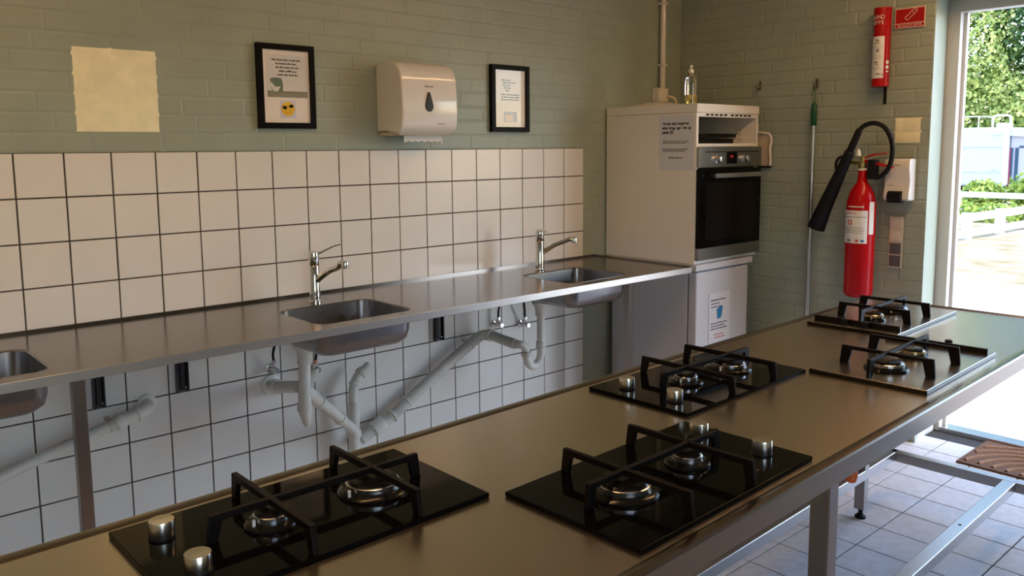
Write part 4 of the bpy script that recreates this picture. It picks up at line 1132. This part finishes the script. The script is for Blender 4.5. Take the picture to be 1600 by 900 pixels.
# fire blanket canister
BX, BYc, BZ = 3.510, -1.232, 1.766
t = thing('fire_blanket', 'red fire blanket canister with white instruction label on the wall', 'fire blanket', (BX, BYc, BZ))
MB().lathe([(0.037, 0.0), (0.040, 0.003), (0.040, 0.372), (0.037, 0.375)], (BX, BYc, BZ), 32).build('canister', 'red_canister', t)
MB().lathe([(0.0412, 0.0), (0.0412, 0.018), (0.0402, 0.019)], (BX, BYc, BZ+0.0), 32).build('bottom_cap', 'red_canister', t)
MB().lathe([(0.0402, 0.0), (0.0412, 0.001), (0.0412, 0.020)], (BX, BYc, BZ+0.357), 32).build('top_cap', 'red_canister', t)
lb = wrap(BX, BYc, 0.0402, 125, 222, BZ+0.040, BZ+0.240).build('label', 'label_white', t)
q = BX
for (z, a0, a1, mm, h) in ((0.215, 165, 185, 'ink_grey', 0.010), (0.205, 160, 190, 'brass', 0.006), (0.165, 170, 188, 'ink_grey', 0.016), (0.112, 160, 182, 'ink_grey', 0.008), (0.104, 165, 190, 'brass', 0.005), (0.055, 178, 186, 'ink', 0.009), (0.056, 192, 204, 'ink_grey', 0.007), (0.050, 212, 216, 'ink', 0.014),
                           (0.190, 145, 215, 'ink_grey', 0.0012), (0.145, 145, 215, 'ink_grey', 0.0012), (0.135, 150, 205, 'ink_grey', 0.0015), (0.090, 145, 205, 'ink_grey', 0.0015), (0.082, 148, 212, 'ink_grey', 0.0012)):
    wrap(BX, BYc, 0.0409, a0, a1, BZ+z, BZ+z+h, 4).build('print', mm, lb)
for (z, h) in ((0.108, 0.016), (0.084, 0.016), (0.068, 0.007)): wrap(BX, BYc, 0.0404, 238, 262, BZ+z, BZ+z+h, 4).build('side_print', 'label_white', t)
# the words on the canister, letter by letter round the cylinder
def arc_text(parent, s, size, a_mid, z, step):
    n = len(s)
    for i, ch in enumerate(s):
        a = math.radians(a_mid+(i-(n-1)/2)*step)
        nrm = Vector((math.cos(a), math.sin(a), 0)); xd = Vector((-math.sin(a), math.cos(a), 0))
        p = Vector((BX, BYc, z))+nrm*0.0404
        text('letter', ch, size, 'sign_white', parent, p, xd, (0, 0, 1), 'CENTER', 0.85, 0.0006)
arc_text(t, 'BRAND', 0.028, 163, BZ+0.322, 21)
arc_text(t, 'T\u00c6PPE', 0.028, 163, BZ+0.296, 21)
boxo('pull_strap', 'black_rubber', t, BX+0.008, BX+0.014, -1.262, -1.246, BZ-0.085, BZ+0.002, 0.002)

# fire blanket sign
t = thing('safety_sign', 'red fire blanket sign with white outline beside the canister', 'sign', (3.552, -1.345, 2.04))
SY0, SY1, SZ0, SZ1 = -1.274, -1.416, 2.041, 2.136
boxo('plate', 'sign_white', t, 3.5495, 3.5528, SY1, SY0, SZ0, SZ1, 0.0008)
boxo('red_field', 'red_sign', t, 3.5488, 3.5498, SY1+0.004, SY0-0.004, SZ0+0.0245, SZ1-0.004, 0)
boxo('red_band', 'red_sign', t, 3.5488, 3.5498, SY1+0.004, SY0-0.004, SZ0+0.004, SZ0+0.0205, 0)
text('lettering', 'BRANDT\u00c6PPE', 0.0155, 'sign_white', t, (3.5486, (SY0+SY1)/2, SZ0+0.0070), (0, -1, 0), (0, 0, 1), 'CENTER', 1.18)
# pictogram: slanted rounded tube with a cap ring
m = MB()
ca, sa = math.cos(math.radians(42)), math.sin(math.radians(42))
def sp(u, v): return (3.5484, (SY0+SY1)/2-0.004-(u*ca-v*sa), SZ0+0.062+(u*sa+v*ca))
loop = [(-0.030, 0.0), (-0.027, 0.008), (0.0, 0.0085), (0.022, 0.010), (0.032, 0.008), (0.036, 0.0), (0.032, -0.008), (0.022, -0.010), (0.0, -0.0085), (-0.027, -0.008), (-0.030, 0.0)]
m.tube([sp(*q) for q in loop], 0.0014, 6, 4); m.build('pictogram', 'sign_white', t)
m = MB(); m.tube([sp(*q) for q in ((0.016, 0.0095), (0.012, 0.0), (0.016, -0.0095))], 0.0013, 6, 4); m.build('pictogram_cap', 'sign_white', t)
m = MB(); m.tube([sp(*q) for q in ((0.022, 0.004), (0.028, 0.001), (0.026, -0.004))], 0.0011, 6, 4); m.build('pictogram_mark', 'sign_white', t)

# soap dispenser
t = thing('soap_dispenser', 'white wall soap dispenser with black push lever', 'soap dispenser', (3.52, -1.345, 1.205))
m = MB()
prof = [(3.5525, 1.212), (3.5525, 1.416), (3.505, 1.416), (3.488, 1.408), (3.480, 1.390), (3.478, 1.365), (3.490, 1.320), (3.490, 1.280), (3.480, 1.245), (3.480, 1.222), (3.490, 1.212)]
m.prism(prof, -1.408, -1.282, 'xz'); m.build('cover', 'white_plastic', t, 0.008, seg=3)
m = MB(); m.prism([(3.492, 1.262), (3.470, 1.255), (3.462, 1.232), (3.466, 1.205), (3.482, 1.200), (3.520, 1.204), (3.520, 1.255)], -1.376, -1.306, 'xz'); m.build('push_lever', 'black_plastic', t, 0.005)
rw = random.Random(21); m = MB(); words(m, (3.4792, -1.318, 1.383), (0, -1, 0), (0, 0, 1), (-1, 0, 0), 0, 0, 0.045, 0.005, rw, 0.05); m.build('lettering', 'ink', t)
m = MB(); words(m, (3.487, -1.300, 1.285), (0, -1, 0), (0, 0, 1), (-1, 0, 0), 0, 0, 0.036, 0.004, rw); m.build('small_print', 'ink_grey', t)

# switches and sockets: a column of four modules
t = thing('switch_panel', 'column of two cream switches over two dark sockets by the door', 'switch', (3.55, -1.33, 0.872))
boxo('frame', 'switch_cream', t, 3.5435, 3.5528, -1.362, -1.294, 0.874, 1.130, 0.002)
for k, (z0, mm, nm) in enumerate(((1.070, 'switch_cream', 'switch'), (1.010, 'switch_cream', 'switch'), (0.944, 'socket_grey', 'socket'), (0.882, 'socket_grey', 'socket'))):
    s_ = boxo(nm, mm, t, 3.5385, 3.5445, -1.355, -1.301, z0, z0+0.054, 0.0015)
    if nm == 'switch': boxo('rocker', mm, s_, 3.5365, 3.5386, -1.347, -1.309, z0+0.008, z0+0.046, 0.001)
    else: boxo('flap', mm, s_, 3.5360, 3.5386, -1.350, -1.306, z0+0.005, z0+0.050, 0.001)

# ------------------------------------------------------------------ door mat
t = thing('door_mat', 'brown coir door mat with curved ridges inside the doorway', 'door mat', (3.63, -2.1, 0))
boxo('base', 'mat_fibre', t, 3.435, 3.832, -2.46, -1.700, 0.0015, 0.011, 0.002)
for k in range(9):
    R = 0.10+k*0.052
    pts = []
    for a in range(0, 181, 6):
        x = 3.44+R*math.sin(math.radians(a)); y = -2.08+R*1.15*math.cos(math.radians(a))
        if 3.445 < x < 3.822 and -2.45 < y < -1.712: pts.append((x, y, 0.011))
    run = []
    for p_ in pts:
        if run and (Vector(p_)-Vector(run[-1])).length > 0.09:
            if len(run) > 2: MB().tube(run, 0.0085, 8, 2).build('ridge', 'mat_ridge', t)
            run = []
        run.append(p_)
    if len(run) > 2: MB().tube(run, 0.0085, 8, 2).build('ridge', 'mat_ridge', t)

# ------------------------------------------------------------------ outside the door
GZ = -0.06
front_ground = structure(boxo('ground_lawn', 'ground_grass', None, -14, XF+0.315, -24, YF-0.26, GZ-0.3, GZ, 0), 'grass in front of the building')
pave = structure(boxo('ground_paving', 'ground_pave', None, XF+0.315, 9.9, -14, 14, GZ-0.3, GZ, 0), 'pale paved ground outside the door')
m = MB()
gn, gm = 40, 30
vs = []; rg = random.Random(5)
for i in range(gn+1):
    for j in range(gm+1):
        x = 9.6+(62-9.6)*(i/gn)**1.7; y = -26+60*j/gm
        vs.append((x, y, GZ+(0.0 if i == 0 else 0.012+rg.uniform(0, 0.03))))
m.add(vs, [(i*(gm+1)+j, (i+1)*(gm+1)+j, (i+1)*(gm+1)+j+1, i*(gm+1)+j+1) for i in range(gn) for j in range(gm)], True)
grass = structure(m.build('ground_grass', 'ground_grass'), 'dry grass verge beyond the paving')

def fence(label, p0, p1, n, rails, pw, ph):
    p0, p1 = Vector(p0), Vector(p1)
    d = (p1-p0); L = d.length; d.normalize(); a = math.atan2(d.y, d.x)
    t = thing('fence', label, 'fence', (p0.x, p0.y, GZ), a, 'white timber fences', world=False)
    for k in range(n):
        u = L*k/(n-1)
        MB().box(u-pw/2, u+pw/2, -pw/2, pw/2, -0.05, ph).build('post', 'fence_white', t, 0.008)
    for z0, z1 in rails:
        MB().box(-0.3, L+0.3, -pw/2-0.030, -pw/2, z0, z1).build('rail', 'fence_white', t, 0.004)
fence('low white two-rail fence along the dry grass', (11.0, 1.985, 0), (16.30, 1.760, 0), 5, ((0.085, 0.20), (0.325, 0.455)), 0.13, 0.455)
fence('single white rail fence behind the clipped hedge', (19.2, 8.0, 0), (19.05, -4.0, 0), 7, ((0.385, 0.505),), 0.12, 0.45)

def foliage(m, c, r, n, s, seed, shell=0.55):
    rr = random.Random(seed); c = Vector(c)
    for _ in range(n):
        v = Vector((rr.gauss(0, 1), rr.gauss(0, 1), rr.gauss(0, 1))).normalized()
        q = shell+(1-shell)*rr.random()**0.6
        lump = 1+0.16*math.sin(v.x*7+seed)*math.cos(v.y*6+v.z*8)
        p = c+Vector((v.x*r[0], v.y*r[1], v.z*r[2]))*q*lump
        nrm = (v+Vector((rr.uniform(-1, 1), rr.uniform(-1, 1), rr.uniform(-1, 1)))*0.9).normalized()
        a = nrm.orthogonal().normalized(); b = nrm.cross(a)
        th = rr.uniform(0, 2*PI); a, b = a*math.cos(th)+b*math.sin(th), b*math.cos(th)-a*math.sin(th)
        w = s*rr.uniform(0.6, 1.3); l = w*1.5
        if p.z < GZ: continue
        m.add([p-b*l/2, p+a*w/2+nrm*w*0.15, p+b*l/2, p-a*w/2+nrm*w*0.15], [(0, 1, 2), (0, 2, 3)])
    return m
def tree(name, label, cat, blobs, n, s, mm, trunk, group, seed):
    t = thing(name, label, cat, (trunk[0], trunk[1], GZ), 0, group)
    m = MB()
    tot = sum(b[1][0]*b[1][2] for b in blobs)
    for k, (c, r) in enumerate(blobs): foliage(m, c, r, int(n*r[0]*r[2]/tot), s, seed+k)
    m.build('foliage', mm, t, kind='stuff')
    if trunk[2]:
        m = MB().loft([((trunk[0], trunk[1], GZ-0.1), trunk[2]), ((trunk[0]+0.1, trunk[1], trunk[3]*0.5), trunk[2]*0.8), ((trunk[0], trunk[1]+0.1, trunk[3]), trunk[2]*0.45)], 10)
        m.build('trunk', 'bark', t)
    return t
tree('leafy_tree', 'bright sunlit green tree above the caravan', 'tree', [((36.6, 10.3, 5.6), (2.0, 1.9, 2.6)), ((36.9, 10.9, 3.0), (2.0, 2.3, 2.4)), ((36.8, 12.8, 5.0), (2, 2.2, 4.2)), ((37.2, 11.2, 9.4), (2.2, 2.6, 3.2)), ((37.4, 12.0, 13.6), (2.4, 3.0, 3.4))], 34000, 0.13, 'leaf_bright', (37.0, 10.8, 0.22, 13.0), 'trees beyond the caravan', 1)
tree('leafy_tree', 'yellow green bushy tree right of the caravan roof', 'tree', [((37.6, 9.1, 2.7), (1.8, 1.8, 2.3)), ((38.6, 7.2, 2.6), (1.9, 2.0, 2.6)), ((39.2, 5.0, 2.8), (1.9, 2.4, 3.2))], 22000, 0.13, 'leaf_bright', (38.2, 8.0, 0.20, 3.6), 'trees beyond the caravan', 5)
tree('leafy_tree', 'dark green tree at the upper right of the doorway', 'tree', [((37.6, 8.3, 6.2), (1.5, 1.6, 2.0)), ((38.6, 6.4, 6.6), (1.8, 2.2, 3.2)), ((38.2, 8.6, 9.6), (2.2, 2.4, 3.0)), ((39.2, 4.0, 8.0), (2.0, 2.6, 4.4)), ((39.4, 6.6, 12.5), (2.2, 3.4, 3.4)), ((39.6, 8.0, 16.0), (2.2, 3.0, 2.6))], 30000, 0.15, 'leaf_dark', (38.8, 6.9, 0.25, 15.0), 'trees beyond the caravan', 9)
t = tree('hedge', 'clipped green hedge between the two white fences', 'hedge', [((17.2, y_, 0.06), (0.45, 0.62, 0.30)) for y_ in (-2.0, -1.1, -0.2, 0.7, 1.6, 2.5, 3.4, 4.3, 5.2)], 7000, 0.07, 'leaf_mid', (17.2, 1.6, 0, 0), None, 20)
for k, (yy, hh) in enumerate(((4.85, 0.50), (3.80, 0.62), (2.85, 0.78), (1.9, 0.60), (0.9, 0.7))):
    labs = ('low leafy shrub behind the rail beside the door frame', 'low leafy shrub in front of the caravan', 'tallest leafy shrub between the caravan and awning', 'low leafy shrub in front of the grey awning', 'leafy shrub at the right end behind the rail')
    tree('shrub', labs[k], 'shrub', [((20.1, yy, hh*0.5), (0.42, 0.46, hh*0.58))], 900, 0.09, 'leaf_mid', (20.1, yy, 0, 0), 'shrubs behind the rail', 40+k)

t = thing('caravan', 'white caravan parked beyond the fences', 'caravan', (31.0, 7.3, GZ))
vx0, vx1, vy0, vy1 = 29.0, 34.5, 6.16, 8.40
MB().box(vx0, vx1, vy0, vy1, 0.10, 2.02).build('body', 'caravan_white', t, 0.12, seg=4)
for z_, h_ in ((1.365, 0.03), (0.55, 0.02)): MB().box(vx0-0.008, vx0+0.01, vy0+0.14, vy1-0.14, z_, z_+h_).build('seam', 'caravan_line', t)
MB().box(vx0-0.012, vx0+0.01, vy0+0.02, vy0+0.13, 0.40, 1.95).build('corner_trim', 'fence_white', t, 0.01)
for (y_, z_) in ((6.38, 1.74), (6.40, 0.62), (7.42, 1.31)): MB().box(vx0-0.012, vx0+0.01, y_, y_+0.20, z_, z_+0.03).build('badge', 'caravan_line', t)
MB().box(vx0+0.3, vx1-0.3, vy0+0.15, vy1-0.15, 0.02, 0.11).build('chassis', 'black_rubber', t)
for wy in (vy0+0.02, vy1-0.20): MB().cyl((31.6, wy, 0.27), (31.6, wy+0.18, 0.27), 0.32, n=24).build('wheel', 'black_rubber', t)
rk = MB(); rk.tube([(29.3, 6.20, 2.0), (29.3, 6.20, 2.30), (29.3, 6.24, 2.37), (29.3, 6.34, 2.40), (29.3, 6.58, 2.40), (29.3, 6.68, 2.37), (29.3, 6.72, 2.30), (29.3, 6.72, 2.0)], 0.035, 8); rk.build('roof_rail', 'fence_white', t)
rk = MB(); rk.tube([(29.3, 6.70, 2.34), (29.3, 7.0, 2.38), (29.3, 7.6, 2.38), (29.3, 7.66, 2.3), (29.3, 7.66, 2.0)], 0.018, 8); rk.build('roof_rail', 'fence_white', t)
rk = MB(); rk.tube([(29.3, 7.15, 2.0), (29.3, 7.15, 2.38)], 0.018, 8); rk.build('roof_rail', 'fence_white', t)
MB().box(29.3, 29.9, 6.30, 6.62, 2.02, 2.16).build('roof_vent', 'fence_white', t, 0.03)
t = thing('awning', 'grey fabric awning with dark striped edge beside the caravan', 'awning', (31.0, 4.9, GZ))
MB().prism([(6.13, 0.0), (6.13, 1.78), (3.4, 1.50), (3.4, 0.0)], 29.25, 32.5, 'yz').build('wall', 'awning_grey', t)
MB().prism([(6.15, 1.99), (6.15, 1.74), (3.2, 1.50), (3.2, 1.72)], 29.15, 32.6, 'yz').build('roof', 'caravan_white', t)
for (y0_, y1_, mm) in ((6.115, 6.15, 'awning_wine'), (6.06, 6.11, 'awning_navy'), (5.90, 5.99, 'awning_navy')):
    MB().box(29.22, 29.27, y0_, y1_, 0.0, 1.36).build('stripe', mm, t)
for k in range(5): MB().box(29.21, 29.26, 5.76-k*0.24, 5.88-k*0.24, 1.36, 1.42).build('flap_strip', 'awning_navy', t)
